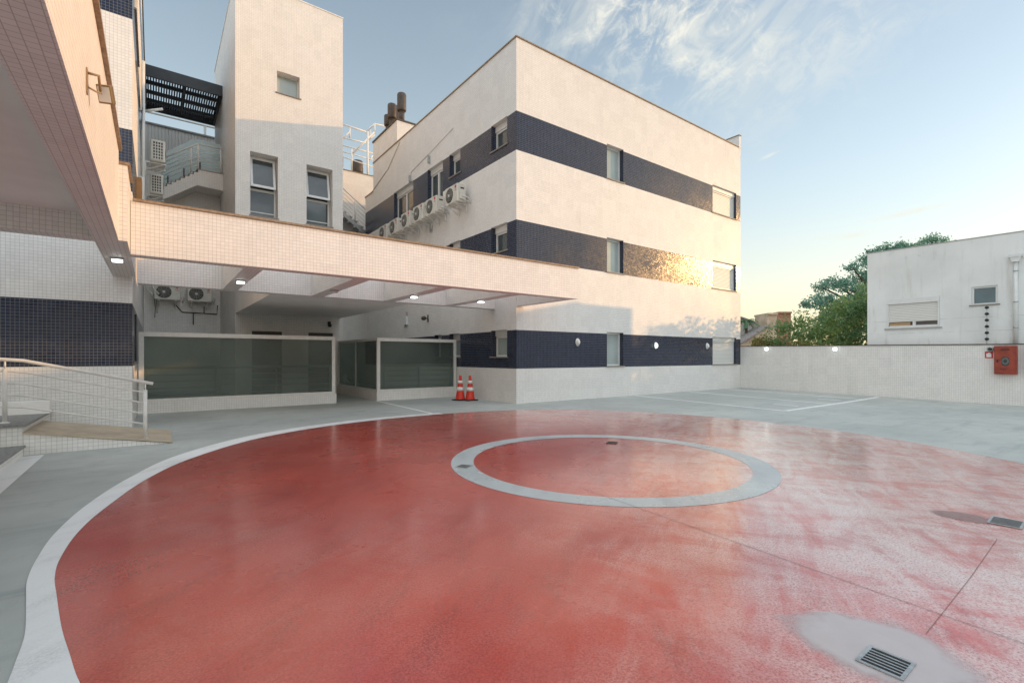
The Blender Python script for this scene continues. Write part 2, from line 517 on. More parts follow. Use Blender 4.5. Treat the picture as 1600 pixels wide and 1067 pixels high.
def _plaster(nt, p, o):
    g, s, t = face_coords(nt)
    P = g.outputs['Position']
    n1 = nt.noise(P, 0.6, 6.0, 0.62)
    n2 = nt.noise(P, 2.4, 6.0, 0.66, 0.5)
    st = nt.noise(nt.comb(nt.m('MULTIPLY', s, 3.4), nt.m('MULTIPLY', t, 0.30), 0.0), 1.4, 6.0, 0.62)
    c = nt.mix(nt.ss(n1, 0.35, 0.7), (0.80, 0.80, 0.775), (0.70, 0.70, 0.675))
    c = nt.mix(nt.m('MULTIPLY', nt.ss(st, 0.52, 0.75), 0.55), c, (0.56, 0.54, 0.48))
    top = nt.ss(t, 3.9, 4.95)
    mold = nt.m('MULTIPLY', nt.m('MULTIPLY', nt.ss(n2, 0.55, 0.72), nt.ss(st, 0.45, 0.7)), nt.m('ADD', nt.m('MULTIPLY', top, 0.8), 0.12))
    c = nt.mix(mold, c, (0.16, 0.16, 0.13))
    green = nt.m('MULTIPLY', nt.ss(nt.noise(nt.comb(nt.m('MULTIPLY', s, 2.1), nt.m('MULTIPLY', t, 0.5), 7.0), 1.1, 4.0, 0.6), 0.60, 0.72), 0.45)
    c = nt.mix(green, c, (0.40, 0.38, 0.25))
    cr = nt.m('FRACT', nt.m('MULTIPLY', t, 1 / 0.42))
    c = nt.mix(nt.m('MULTIPLY', nt.m('LESS_THAN', cr, 0.02), nt.m('MULTIPLY', nt.ss(n2, 0.4, 0.6), nt.ss(t, 3.0, 2.6))), c, (0.42, 0.41, 0.38))
    nt.put(p.inputs['Base Color'], c)
    p.inputs['Roughness'].default_value = 0.85
    b = nt.n('ShaderNodeBump')
    b.inputs['Strength'].default_value = 0.15
    b.inputs['Distance'].default_value = 0.02
    nt.put(b.inputs['Height'], nt.noise(P, 18.0, 5.0, 0.65))
    nt.put(p.inputs['Normal'], b.outputs[0])


PLASTER = mat('stained pale plaster', _plaster)

# ------------------------------------------------------------------ mesh helpers
ORG = {}


class MB:
    def __init__(s):
        s.v, s.f, s.mi, s.sm = [], [], [], []

    def quad(s, pts, m=0, smooth=False):
        k = len(s.v)
        s.v += [tuple(p) for p in pts]
        s.f.append(tuple(range(k, k + len(pts))))
        s.mi.append(m)
        s.sm.append(smooth)

    def box(s, x0, x1, y0, y1, z0, z1, m=0):
        x0, x1 = sorted((x0, x1)); y0, y1 = sorted((y0, y1)); z0, z1 = sorted((z0, z1))
        k = len(s.v)
        s.v += [(x0, y0, z0), (x1, y0, z0), (x1, y1, z0), (x0, y1, z0), (x0, y0, z1), (x1, y0, z1), (x1, y1, z1), (x0, y1, z1)]
        for q in ((0, 3, 2, 1), (4, 5, 6, 7), (0, 1, 5, 4), (1, 2, 6, 5), (2, 3, 7, 6), (3, 0, 4, 7)):
            s.f.append(tuple(k + i for i in q)); s.mi.append(m); s.sm.append(False)
        return s

    def tube(s, pts, r, n=10, m=0, r1=None):
        pts = [Vector(p) for p in pts]
        k0 = len(s.v)
        up = None
        for i, p in enumerate(pts):
            a = pts[max(i - 1, 0)]
            b = pts[min(i + 1, len(pts) - 1)]
            t = (b - a).normalized()
            if up is None:
                ref = Vector((0, 0, 1)) if abs(t.z) < 0.9 else Vector((1, 0, 0))
                up = t.cross(ref).normalized()
            up = (up - t * up.dot(t)).normalized()
            bi = t.cross(up)
            rr = r if r1 is None else r + (r1 - r) * i / (len(pts) - 1)
            for j in range(n):
                q = 2 * math.pi * j / n
                s.v.append(tuple(p + (up * math.cos(q) + bi * math.sin(q)) * rr))
        for i in range(len(pts) - 1):
            for j in range(n):
                a = k0 + i * n + j; b = k0 + i * n + (j + 1) % n
                s.f.append((a, b, b + n, a + n)); s.mi.append(m); s.sm.append(True)
        s.f.append(tuple(k0 + j for j in reversed(range(n)))); s.mi.append(m); s.sm.append(False)
        e = k0 + (len(pts) - 1) * n
        s.f.append(tuple(e + j for j in range(n))); s.mi.append(m); s.sm.append(False)
        return s

    def lathe(s, prof, org=(0, 0, 0), axis='Z', n=24, m=0):
        """prof: (radius, height) from bottom to top"""
        k0 = len(s.v)
        for (r, h) in prof:
            for j in range(n):
                q = 2 * math.pi * j / n
                a, b = r * math.cos(q), r * math.sin(q)
                if axis == 'Z':
                    p = (a, b, h)
                elif axis == 'Y':
                    p = (b, h, a)
                else:
                    p = (h, a, b)
                s.v.append((p[0] + org[0], p[1] + org[1], p[2] + org[2]))
        for i in range(len(prof) - 1):
            for j in range(n):
                a = k0 + i * n + j; b = k0 + i * n + (j + 1) % n
                s.f.append((a, b, b + n, a + n)); s.mi.append(m); s.sm.append(True)
        s.f.append(tuple(k0 + j for j in reversed(range(n)))); s.mi.append(m); s.sm.append(False)
        e = k0 + (len(prof) - 1) * n
        s.f.append(tuple(e + j for j in range(n))); s.mi.append(m); s.sm.append(False)
        return s

    def prism(s, poly, off, m=0):
        """closed polygon (3-D points) extruded by the vector off"""
        k = len(s.v); n = len(poly)
        s.v += [tuple(p) for p in poly] + [tuple(p[i] + off[i] for i in range(3)) for p in poly]
        s.f.append(tuple(range(k, k + n))); s.f.append(tuple(range(k + 2 * n - 1, k + n - 1, -1)))
        s.mi += [m, m]; s.sm += [False, False]
        for i in range(n):
            j = (i + 1) % n
            s.f.append((k + i, k + n + i, k + n + j, k + j)); s.mi.append(m); s.sm.append(False)
        return s

    def build(s, name, mats, parent=None, local=False, bevel=0.0):
        me = bpy.data.meshes.new(name)
        o0 = Vector((0, 0, 0))
        if parent is not None and not local:
            o0 = ORG.get(parent.name, Vector((0, 0, 0)))
        me.from_pydata([tuple(Vector(p) - o0) for p in s.v], [], s.f)
        if not isinstance(mats, (list, tuple)):
            mats = [mats]
        for m in mats:
            me.materials.append(m)
        me.polygons.foreach_set('material_index', s.mi)
        me.polygons.foreach_set('use_smooth', s.sm)
        import bmesh
        bm = bmesh.new(); bm.from_mesh(me)
        bmesh.ops.recalc_face_normals(bm, faces=bm.faces)
        bm.to_mesh(me); bm.free()
        me.update()
        o = bpy.data.objects.new(name, me)
        C.objects.link(o)
        if parent is not None:
            o.parent = parent
            ORG[o.name] = ORG.get(parent.name, Vector((0, 0, 0))).copy()
        if bevel:
            b = o.modifiers.new('bevel', 'BEVEL')
            b.width = bevel; b.segments = 2; b.limit_method = 'ANGLE'
        return o


def tag(o, label=None, cat=None, group=None, kind=None):
    if label: o['label'] = label
    if cat: o['category'] = cat
    if group: o['group'] = group
    if kind: o['kind'] = kind
    return o


def thing(name, label, cat, loc=(0, 0, 0), rz=0.0, group=None):
    o = bpy.data.objects.new(name, None)
    o.empty_display_size = 0.1
    C.objects.link(o)
    o.location = loc
    o.rotation_euler = (0, 0, rz)
    ORG[o.name] = Vector(loc)
    return tag(o, label, cat, group)


def copy_tree(o, parent=None):
    c = o.copy()
    C.objects.link(c)
    c.parent = parent
    for ch in list(o.children):
        copy_tree(ch, c)
    return c


def mapper(kind, plane):
    """(along, depth into the wall, height) -> world, for a face looking to -v, -u or +u"""
    if kind == '-v':
        return lambda s, d, z: (s, plane + d, z)
    if kind == '-u':
        return lambda s, d, z: (plane + d, s, z)
    if kind == '+u':
        return lambda s, d, z: (plane - d, s, z)


def mbox(mb, M, s0, s1, d0, d1, z0, z1, m=0):
    a, b = M(s0, d0, z0), M(s1, d1, z1)
    mb.box(a[0], b[0], a[1], b[1], a[2], b[2], m)


def facade(mb, M, s0, s1, z0, z1, bands, holes, depth=0.2, reveal=None):
    """skin with real openings; bands: [(z0, z1, mat)], base mat 0"""
    ss = sorted({s0, s1} | {h[i] for h in holes for i in (0, 1)})
    zs = sorted({z0, z1} | {b[i] for b in bands for i in (0, 1)} | {h[i] for h in holes for i in (2, 3)})
    zs = [z for z in zs if z0 - 1e-6 <= z <= z1 + 1e-6]
    for i in range(len(ss) - 1):
        for j in range(len(zs) - 1):
            a, b, c, d = ss[i], ss[i + 1], zs[j], zs[j + 1]
            cs, cz = (a + b) / 2, (c + d) / 2
            if any(h[0] < cs < h[1] and h[2] < cz < h[3] for h in holes):
                continue
            m = 0
            for q in bands:
                if q[0] < cz < q[1]:
                    m = q[2]
            mb.quad([M(a, 0, c), M(b, 0, c), M(b, 0, d), M(a, 0, d)], m)
    for h in holes:
        a, b, c, d = h[:4]
        dp = h[4] if len(h) > 4 else depth
        cz = (c + d) / 2
        m = 0
        for q in bands:
            if q[0] < cz < q[1]:
                m = q[2]
        mb.quad([M(a, 0, c), M(a, dp, c), M(a, dp, d), M(a, 0, d)], m)
        mb.quad([M(b, 0, c), M(b, dp, c), M(b, dp, d), M(b, 0, d)], m)
        mb.quad([M(a, 0, d), M(b, 0, d), M(b, dp, d), M(a, dp, d)], 0)
        mb.quad([M(a, 0, c), M(b, 0, c), M(b, dp, c), M(a, dp, c)], 0)
        mb.quad([M(a, dp, c), M(b, dp, c), M(b, dp, d), M(a, dp, d)], 0)


def window(parent, M, s0, s1, z0, z1, dp=0.2, style='plain', pane=None, sill=True, head=0.0, label=None, fw=0.055):
    """frame, pane and sill standing in an opening of depth dp"""
    pane = pane or PANE
    mb = MB()
    d0, d1 = dp - 0.062, dp - 0.003
    e = 0.003
    zt = z1 - head
    if head:
        mbox(mb, M, s0 + e, s1 - e, d0 - 0.03, d1, zt, z1 - e)
    a, b = s0 + e, s1 - e
    mbox(mb, M, a, a + fw, d0, d1, z0 + e, zt - e)
    mbox(mb, M, b - fw, b, d0, d1, z0 + e, zt - e)
    mbox(mb, M, a + fw, b - fw, d0, d1, z0 + e, z0 + fw)
    mbox(mb, M, a + fw, b - fw, d0, d1, zt - fw, zt - e)
    zm = None
    if style == 'double':
        c = (a + b) / 2
        mbox(mb, M, c - 0.045, c + 0.045, d0 - 0.012, d1, z0 + fw, zt - fw)
    fr = mb.build('window', FRAME, parent)
    if label:
        fr['label'] = label
    g = MB()
    if style == 'double':
        c = (a + b) / 2
        mbox(g, M, a + fw, c - 0.045, d0 + 0.03, d1 - 0.006, z0 + fw, zt - fw)
        mbox(g, M, c + 0.045, b - fw, d0 + 0.03, d1 - 0.006, z0 + fw, zt - fw)
    else:
        mbox(g, M, a + fw, b - fw, d0 + 0.03, d1 - 0.006, z0 + fw, zt - fw)
    if style == 'shutter':
        g = MB()
        mbox(g, M, a + fw, b - fw, d0 + 0.02, d1 - 0.006, z0 + fw, zt - fw)
        g.build('roller_shutter', SHUT, fr)
    else:
        g.build('pane', pane, fr)
    if sill:
        k = MB()
        mbox(k, M, s0 - 0.05, s1 + 0.05, -0.035, dp - 0.07, z0 - 0.03, z0 + 0.004)
        k.build('sill', SILL, fr)
    return fr


# ------------------------------------------------------------------ ground
def sst(x, a, b):
    t = min(1, max(0, (x - a) / (b - a)))
    return t * t * (3 - 2 * t)


def gz(u, v):
    return -0.0138 * max(0.0, min(16.0, 10.3 - v)) * sst(u, 10, 19)


def sheet(mb, poly, lift, m=0):
    """flat marking draped on the deck"""
    mb.quad([(x, y, gz(x, y) + lift) for x, y in poly], m)


mb = MB()
NU = [-40 + i * 2 for i in range(25)] + [9 + i * 0.5 for i in range(23)] + [20.07]
NV = [-30 + i * 2 for i in range(14)] + [-3 + i * 0.5 for i in range(33)] + [15, 18, 22, 26, 30]
NU = sorted(set(NU)); NV = sorted(set(NV))
for i in range(len(NU) - 1):
    for j in range(len(NV) - 1):
        a, b, c, d = NU[i], NU[i + 1], NV[j], NV[j + 1]
        mb.quad([(a, c, gz(a, c)), (b, c, gz(b, c)), (b, d, gz(b, d)), (a, d, gz(a, d))])
tag(mb.build('parking_deck', DECK), 'grey painted concrete of the parking yard', 'pavement', kind='structure')
mb = MB()
mb.quad([(-900, -900, -0.6), (900, -900, -0.6), (900, 900, -0.6), (-900, 900, -0.6)])
tag(mb.build('ground', EARTH), 'open earth beyond the walls', 'ground', kind='structure')

# red disc: measured outline round (4.6, 4.3)
RIM = [(-0.14, 2.25), (-0.24, 2.57), (-0.30, 2.85), (-0.36, 3.15), (-0.43, 3.59), (-0.475, 3.9), (-0.49, 4.25), (-0.455, 4.8), (-0.34, 5.43), (-0.06, 6.46), (0.40, 7.45),
       (1.3, 8.58), (2.47, 9.30), (3.86, 9.70), (5.44, 9.80), (7.16, 9.44), (8.43, 8.62), (9.27, 7.4), (9.72, 6.0),
       (9.82, 4.66), (9.69, 3.49), (9.37, 2.45), (8.93, 1.6), (8.3, 0.75), (7.3, -0.1), (6.0, -0.75), (4.6, -0.95),
       (3.2, -0.75), (1.9, -0.2), (0.9, 0.55), (0.25, 1.4)]


def catmull(pts, n=8, closed=True):
    o = []
    L = len(pts)
    for i in range(L if closed else L - 1):
        g = lambda k: pts[k % L] if closed else pts[min(max(k, 0), L - 1)]
        p0, p1, p2, p3 = g(i - 1), g(i), g(i + 1), g(i + 2)
        for k in range(n):
            t = k / n
            o.append(tuple(0.5 * ((2 * p1[c]) + (-p0[c] + p2[c]) * t + (2 * p0[c] - 5 * p1[c] + 4 * p2[c] - p3[c]) * t * t
                                  + (-p0[c] + 3 * p1[c] - 3 * p2[c] + p3[c]) * t ** 3) for c in (0, 1)))
    return o


rim = catmull(RIM)
mb = MB()
cx, cy = 4.6, 4.2
for i in range(len(rim)):
    p, q = rim[i], rim[(i + 1) % len(rim)]
    mb.quad([(cx, cy, 0.002), (p[0], p[1], gz(*p) + 0.002), (q[0], q[1], gz(*q) + 0.002)])
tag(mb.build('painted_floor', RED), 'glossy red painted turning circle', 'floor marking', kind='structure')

mb = MB()
for i in range(96):
    a, b = 2 * math.pi * i / 96, 2 * math.pi * (i + 1) / 96
    sheet(mb, [(cx + 1.675 * math.cos(a), cy + 1.675 * math.sin(a)), (cx + 1.95 * math.cos(a), cy + 1.95 * math.sin(a)),
               (cx + 1.95 * math.cos(b), cy + 1.95 * math.sin(b)), (cx + 1.675 * math.cos(b), cy + 1.675 * math.sin(b))], 0.004)
tag(mb.build('ring_marking', RINGG), 'grey ring painted on the red circle', 'floor marking', kind='structure')

mb = MB()
inn = catmull([(0.25, 1.4)] + RIM[:15], 8, False)
OUT = [(-0.08, 1.45), (-0.38, 2.28), (-0.46, 2.60), (-0.475, 2.87), (-0.49, 3.18), (-0.55, 3.6), (-0.595, 3.92), (-0.61, 4.3), (-0.59, 4.87), (-0.475, 5.65), (-0.22, 6.62), (0.24, 7.75),
       (1.18, 8.90), (2.42, 9.62), (3.85, 10.0), (5.44, 10.03)]
oo = catmull(OUT, 8, False)
for i in range(len(inn) - 1):
    sheet(mb, [inn[i], inn[i + 1], oo[i + 1], oo[i]], 0.004)
tag(mb.build('border_line', LINEW), 'white curved line bordering the red circle', 'floor marking', kind='structure')


def line_mark(p, q, wdt, mb):
    d = Vector((q[0] - p[0], q[1] - p[1]))
    L = d.length
    n = Vector((-d.y, d.x)).normalized() * wdt / 2
    k = max(1, int(L / 0.5))
    for i in range(k):
        a = Vector(p) + d * (i / k); b = Vector(p) + d * ((i + 1) / k)
        sheet(mb, [a - n, b - n, b + n, a + n], 0.003)


mb = MB()
line_mark((5.30, 13.9), (5.14, 10.0), 0.09, mb)
line_mark((12.35, 5.45), (19.9, 5.75), 0.14, mb)
line_mark((12.35, 5.45), (13.05, 10.6), 0.13, mb)
line_mark((15.55, 5.62), (16.15, 10.55), 0.13, mb)
line_mark((18.4, 5.75), (18.7, 10.55), 0.13, mb)
line_mark((14.0, 5.85), (14.0, 6.5), 0.13, mb)
line_mark((17.2, 5.95), (17.2, 6.6), 0.13, mb)
line_mark((-1.30, 8.86), (-1.30, 3.0), 0.24, mb)
tag(mb.build('parking_lines', LINEW), 'white painted bay lines on the grey yard', 'floor marking', kind='structure')

# expansion joints, thin dark cuts
mb = MB()


def joint(p, q, wdt=0.006, lift=0.0055):
    d = Vector((q[0] - p[0], q[1] - p[1])); n = Vector((-d.y, d.x)).normalized() * wdt / 2
    k = max(1, int(d.length / 0.7))
    pts = [Vector(p) + d * (i / k) + Vector((random.uniform(-1, 1), random.uniform(-1, 1))) * 0.006 for i in range(k + 1)]
    for i in range(k):
        sheet(mb, [pts[i] - n, pts[i + 1] - n, pts[i + 1] + n, pts[i] + n], lift)


joint((3.4, 3.45), (3.1, -0.55), 0.004)
joint((4.83, 0.69), (2.9, 0.65), 0.0022)
joint((4.03, 8.39), (3.8, 6.07), 0.004)
tag(mb.build('floor_joints', plain('dark joint filler', (0.20, 0.10, 0.09), 0.9)), 'thin dark saw cuts across the red floor', 'floor joint', kind='structure')

# standing water
PUD1 = [(2.42, 1.05), (2.52, 1.10), (2.66, 1.02), (2.80, 0.88), (2.90, 0.70), (2.88, 0.55), (2.74, 0.44), (2.55, 0.40), (2.36, 0.50), (2.28, 0.68), (2.30, 0.88)]
PUD2 = [(5.26, 1.17), (5.33, 1.08), (5.42, 0.94), (5.43, 0.84), (5.32, 0.76), (5.20, 0.76), (5.14, 0.86), (5.13, 1.0), (5.2, 1.1)]
PUD3 = [(12.6, 6.0), (13.2, 6.25), (13.7, 6.1), (13.2, 5.9)]
for pp, nm, lab in ((PUD1, 'puddle', 'pale shallow puddle round the bottom right drain'), (PUD2, 'puddle', 'narrow wet patch beside the right edge drain')):
    cxp = sum(x for x, y in pp) / len(pp); cyp = sum(y for x, y in pp) / len(pp)
    mb = MB()
    mb.quad([(cxp + (x - cxp) * 1.22, cyp + (y - cyp) * 1.22, 0.0045) for x, y in catmull(pp, 6)])
    tag(mb.build(nm, PUD if pp is PUD1 else WET), lab, 'puddle', kind='structure')


def drain(loc, wx, wy, rz, label, nb, mat_f):
    t = thing('floor_drain', label, 'drain', loc, rz, 'drains let into the red floor')
    f = MB(); b = 0.014
    f.box(-wx / 2, wx / 2, -wy / 2, -wy / 2 + b, 0.0, 0.006); f.box(-wx / 2, wx / 2, wy / 2 - b, wy / 2, 0.0, 0.006)
    f.box(-wx / 2, -wx / 2 + b, -wy / 2 + b, wy / 2 - b, 0.0, 0.006); f.box(wx / 2 - b, wx / 2, -wy / 2 + b, wy / 2 - b, 0.0, 0.006)
    f.build('frame', mat_f, t, True)
    p = MB(); p.box(-wx / 2 + b, wx / 2 - b, -wy / 2 + b, wy / 2 - b, 0.0005, 0.0025)
    p.build('pit_shade', BLACK, t, True)  # flat black plate, darkness of the shaft put into its colour
    g = MB()
    for i in range(nb):
        y = -wy / 2 + b + (wy - 2 * b) * (i + 1) / (nb + 1)
        g.box(-wx / 2 + b, wx / 2 - b, y - 0.0035, y + 0.0035, 0.003, 0.0055)
    g.build('grate', mat_f, t, True)
    return t


drain((2.49, 0.695, 0.005), 0.165, 0.175, R(90), 'large slotted steel drain in the puddle at bottom right', 5, GALV)
drain((5.36, 0.72, 0.005), 0.19, 0.24, R(92), 'slotted drain beside the narrow puddle at the right edge', 6, GALV)
drain((2.94, 4.92, 0.005), 0.17, 0.15, R(30), 'small grey drain cover in the left side of the grey ring', 4, GALV)
drain((5.56, 4.95, 0.005), 0.18, 0.15, R(30), 'small dark drain inside the far side of the grey ring', 4, VENT)

# ------------------------------------------------------------------ three storey block
UB, VB, UE, VE, ZT = 8.08, 10.68, 20.07, 22.63, 10.2
BANDS = [(0.98, 2.06, 1), (4.04, 5.13, 1), (7.07, 8.16, 1)]
block = thing('apartment_block', 'three storey white tiled block with three navy bands of mosaic', 'building', (UB, VB, 0))
front = mapper('-v', VB)
left = mapper('-u', UB)
fh, lh = [], []
for (a, b, _) in BANDS:
    fh.append((11.76, 12.56, a + 0.03, b + 0.05, 0.22))
    fh.append((17.93, 19.72, a + 0.03, b + 0.05, 0.22))
for i, (a, b, _) in enumerate(BANDS):
    lh.append((11.12, 11.92, a + 0.33, b + 0.03, 0.24))
    lh.append((13.74, 14.46, a + 0.33, b + 0.03, 0.24))
lh.append((14.93, 16.10, 6.72, 8.19, 0.24))
lh.append((17.33, 19.20, 6.72, 8.19, 0.24))
lh.append((15.05, 15.55, 1.31, 2.09, 0.24))
mb = MB()
facade(mb, front, UB, UE, -0.2, ZT, BANDS, fh)
facade(mb, left, VB, 21.6, 0, ZT, BANDS, lh)
facade(mb, left, 21.6, VE, 0, 8.9, BANDS, [])
back = mapper('-v', VE)
facade(mb, back, UB, UE, 0, 8.9, BANDS, [])
facade(mb, mapper('-u', UE), VB, VE, -0.2, ZT, BANDS, [])
mb.quad([(UB, 21.6, 8.9), (UE, 21.6, 8.9), (UE, 21.6, ZT), (UB, 21.6, ZT)])
mb.build('wall', [WHITE, NAVY], block)
mb = MB()
mb.quad([(UB, VB, 9.75), (UE, VB, 9.75), (UE, 21.6, 9.75), (UB, 21.6, 9.75)])
mb.quad([(UB, 21.6, 8.7), (UE, 21.6, 8.7), (UE, VE, 8.7), (UB, VE, 8.7)])
mb.build('roof', CONC, block)
mb = MB()
mb.box(UB - 0.03, UE - 0.13, VB - 0.03, VB + 0.2, ZT, ZT + 0.035)
mb.box(UB - 0.03, UB + 0.2, VB + 0.2, 21.62, ZT, ZT + 0.035)
mb.box(UB - 0.03, UB + 0.2, 21.625, VE + 0.02, 8.9, 8.935)
mb.build('coping', STONE, block)
mb = MB()
mb.box(UE - 0.12, UE + 0.012, VB - 0.004, VB + 1.3, ZT - 0.3, 10.72)
mb.build('parapet_fin', WHITE, block)
mb = MB(); mb.box(UE - 0.15, UE + 0.03, VB - 0.03, VB + 1.33, 10.72, 10.75)
mb.build('fin_coping', STONE, block)
for h in fh:
    if h[1] - h[0] < 1:
        window(block, front, *h[:4], dp=0.22, pane=FROST, head=0.0)
    else:
        window(block, front, *h[:4], dp=0.17, style='shutter', head=0.16)
for h in lh[:6]:
    window(block, left, *h[:4], dp=0.24, pane=PANE if h[2] > 3 else FROST, head=0.17)
window(block, left, *lh[6][:4], dp=0.22, style='double', head=0.2, sill=False)
window(block, left, *lh[7][:4], dp=0.22, style='double', head=0.2, sill=False)
window(block, left, *lh[8][:4], dp=0.24, pane=FROST, head=0.17)
# chimney stack on the parapet of the block
mb = MB(); mb.box(UB + 0.002, 8.93, 18.9, 21.61, ZT + 0.036, 11.15)
ch = mb.build('chimney_stack', WHITE, block)
mb = MB(); mb.box(UB - 0.04, 8.97, 18.86, 21.65, 11.15, 11.21)
mb.build('cap', VENT, ch)


def flue(parent, x, y, z, h, r):
    m_ = MB()
    m_.lathe([(r * 0.62, 0), (r * 0.62, h * 0.45)], (x, y, z), n=20)
    m_.lathe([(r * 0.62, h * 0.40), (r * 0.95, h * 0.42), (r, h * 0.46), (r, h * 0.96), (r * 0.9, h)], (x, y, z), n=24)
    return m_


for (x, y, h, r) in ((8.42, 19.2, 1.25, 0.19), (8.78, 20.6, 1.40, 0.19), (8.30, 20.4, 0.78, 0.17), (8.28, 19.9, 1.05, 0.19)):
    flue(None, x, y, 11.21, h, r).build('flue_pipe', VENT, block)
# cables and small outlets on the left face
mb = MB()
mb.tube([(UB - 0.012, 14.2, 9.0), (UB - 0.012, 15.9, 8.75), (UB - 0.012, 15.92, 8.5)], 0.007, 6)
mb.tube([(UB - 0.012, 16.0, 8.74), (UB - 0.012, 17.5, 8.55), (UB - 0.012, 17.52, 8.3)], 0.010, 6)
mb.tube([(UB - 0.012, 18.6, 10.1), (UB - 0.012, 19.8, 9.4), (UB - 0.012, 21.7, 8.95)], 0.014, 6)
mb.build('cable', plain('weathered grey cable', (0.52, 0.47, 0.41), 0.7), block)
for (v, z) in ((15.75, 5.95), (17.54, 8.28), (15.92, 8.5)):
    mb = MB(); mb.box(UB - 0.09, UB - 0.001, v - 0.04, v + 0.04, z - 0.13, z + 0.13)
    mb.build('junction_box', GALV, block)

# ------------------------------------------------------------------ stair tower
tower = thing('stair_tower', 'tall white tiled stair tower rising behind the pergola', 'building', (2.1, 17.9, 0))
TU0, TU1, TV, TVE, TZ = 2.1, 5.55, 17.9, 24.6, 13.72
tf = mapper('-v', TV)
th = [(2.53, 3.37, 6.0, 8.1, 0.46), (4.29, 5.18, 6.0, 8.08, 0.46), (3.34, 4.06, 10.30, 11.04, 0.30), (2.58, 3.5, 0.0, 2.17, 0.15), (4.35, 5.2, 0.0, 2.17, 0.15)]
mb = MB()
facade(mb, tf, TU0, TU1, 0, TZ, [], th)
facade(mb, mapper('-u', TU0), TV, TVE, 0, TZ, [], [])
facade(mb, mapper('-u', TU1), TV, TVE, 0, TZ, [], [])
facade(mb, mapper('-v', TVE), TU0, TU1, 0, TZ, [], [])
mb.quad([(TU0, TV, TZ), (TU1, TV, TZ), (TU1, TVE, TZ), (TU0, TVE, TZ)])
mb.build('wall', WHITE, tower)
mb = MB(); mb.box(TU0 - 0.02, TU1 + 0.02, TV - 0.02, TVE + 0.02, TZ + 0.002, TZ + 0.03)
mb.build('coping', STUCCO, tower)
for h in th[:2]:
    a, b, c, d = h[:4]
    zm = c + (d - c) * 0.46
    fw = 0.06
    mb = MB()
    D0, D1 = 0.397, 0.457
    mbox(mb, tf, a + .003, a + fw, D0, D1, c + .003, d - .003)
    mbox(mb, tf, b - fw, b - .003, D0, D1, c + .003, d - .003)
    mbox(mb, tf, a + fw, b - fw, D0, D1, c + .003, c + fw)
    mbox(mb, tf, a + fw, b - fw, D0, D1, d - fw, d - .003)
    mbox(mb, tf, a + fw, b - fw, D0, D1, zm - 0.04, zm + 0.04)
    mbox(mb, tf, a + fw, b - fw, D0 + .01, D1, c + 0.20, c + 0.235)
    fr = mb.build('window', FRAME, tower)
    g = MB()
    mbox(g, tf, a + fw, b - fw, D0 + 0.03, D1 - 0.005, c + fw, zm - 0.04)
    mbox(g, tf, a + fw, b - fw, D0 + 0.03, D1 - 0.005, zm + 0.04, d - fw)
    g.build('pane', PANE, fr)
    # awning sash hung at the top and pushed out at the foot
    mb = MB(); g = MB()
    H = d - fw - zm - 0.02
    Rm = Matrix.Rotation(R(-11), 3, 'X')

    def slab(mbx, x0, x1, y0, y1, z0, z1):
        k = len(mbx.v)
        mbx.box(x0, x1, y0, y1, z0, z1)
        for i in range(k, k + 8):
            q = Rm @ Vector((0, mbx.v[i][1], mbx.v[i][2]))
            mbx.v[i] = (mbx.v[i][0], TV + D0 - 0.005 + q.y, d - fw + q.z)
    A, B = a + 0.035, b - 0.035
    slab(mb, A, A + 0.075, -0.045, 0, -H, 0)
    slab(mb, B - 0.075, B, -0.045, 0, -H, 0)
    slab(mb, A + 0.075, B - 0.075, -0.045, 0, -H, -H + 0.075)
    slab(mb, A + 0.075, B - 0.075, -0.045, 0, -0.075, 0)
    slab(g, A + 0.075, B - 0.075, -0.03, -0.012, -H + 0.075, -0.075)
    mb.build('sash', FRAME, fr)
    g.build('sash_pane', PANE, fr)
    k = MB(); mbox(k, tf, a - 0.03, b + 0.03, -0.03, 0.39, c - 0.03, c + 0.004)
    k.build('sill', SILL, fr)
window(tower, tf, *th[2][:4], dp=0.30, pane=FROST, fw=0.03)
for h in th[3:]:
    a, b, c, d = h[:4]
    mb = MB()
    mbox(mb, tf, a + .003, a + .08, 0.05, 0.147, c + .012, d - .003)
    mbox(mb, tf, b - .08, b - .003, 0.05, 0.147, c + .012, d - .003)
    mbox(mb, tf, a + .08, b - .08, 0.05, 0.147, d - .09, d - .003)
    mbox(mb, tf, a + .08, b - .08, 0.08, 0.147, c + .012, d - .09)
    dr = mb.build('door', DOORM, tower)
    mb = MB(); mb.tube([tf(b - .16, .05, .95), tf(b - .16, .05, 1.15)], .014, 8)
    mb.build('handle', GALV, dr)
mb = MB(); mb.tube([(2.08, 21.2, 0.3), (2.08, 21.2, 0.31)], 0.001, 4)

# annex wall behind, between tower and block
annex = thing('rear_annex', 'low white annex with roof railing between tower and block', 'building', (5.56, 24.2, 0))
mb = MB()
facade(mb, mapper('-v', 24.2), 5.56, 10.5, 0, 10.6, [], [])
facade(mb, mapper('-v', 29.0), 5.56, 10.5, 0, 10.6, [], [])
facade(mb, mapper('-u', 10.5), 24.2, 29.0, 0, 10.6, [], [])
facade(mb, mapper('-u', 5.56), 24.65, 29.0, 0, 10.6, [], [])
mb.quad([(5.56, 24.2, 10.6), (10.5, 24.2, 10.6), (10.5, 29, 10.6), (5.56, 29, 10.6)])
mb.build('wall', WHITE, annex)
mb = MB(); mb.box(5.56, 10.53, 24.17, 24.4, 10.602, 10.64); mb.build('coping', STONE, annex)
for (x, y) in ((7.55, 25.2), (8.65, 25.4), (8.95, 26.2)):
    flue(None, x, y, 10.64, 1.05, 0.27).build('flue_pipe', VENT, annex)

# white roof access railing on the annex
rl = thing('roof_railing', 'white tubular stair railing against the sky beside the tower', 'railing', (7.0, 24.5, 10.64))


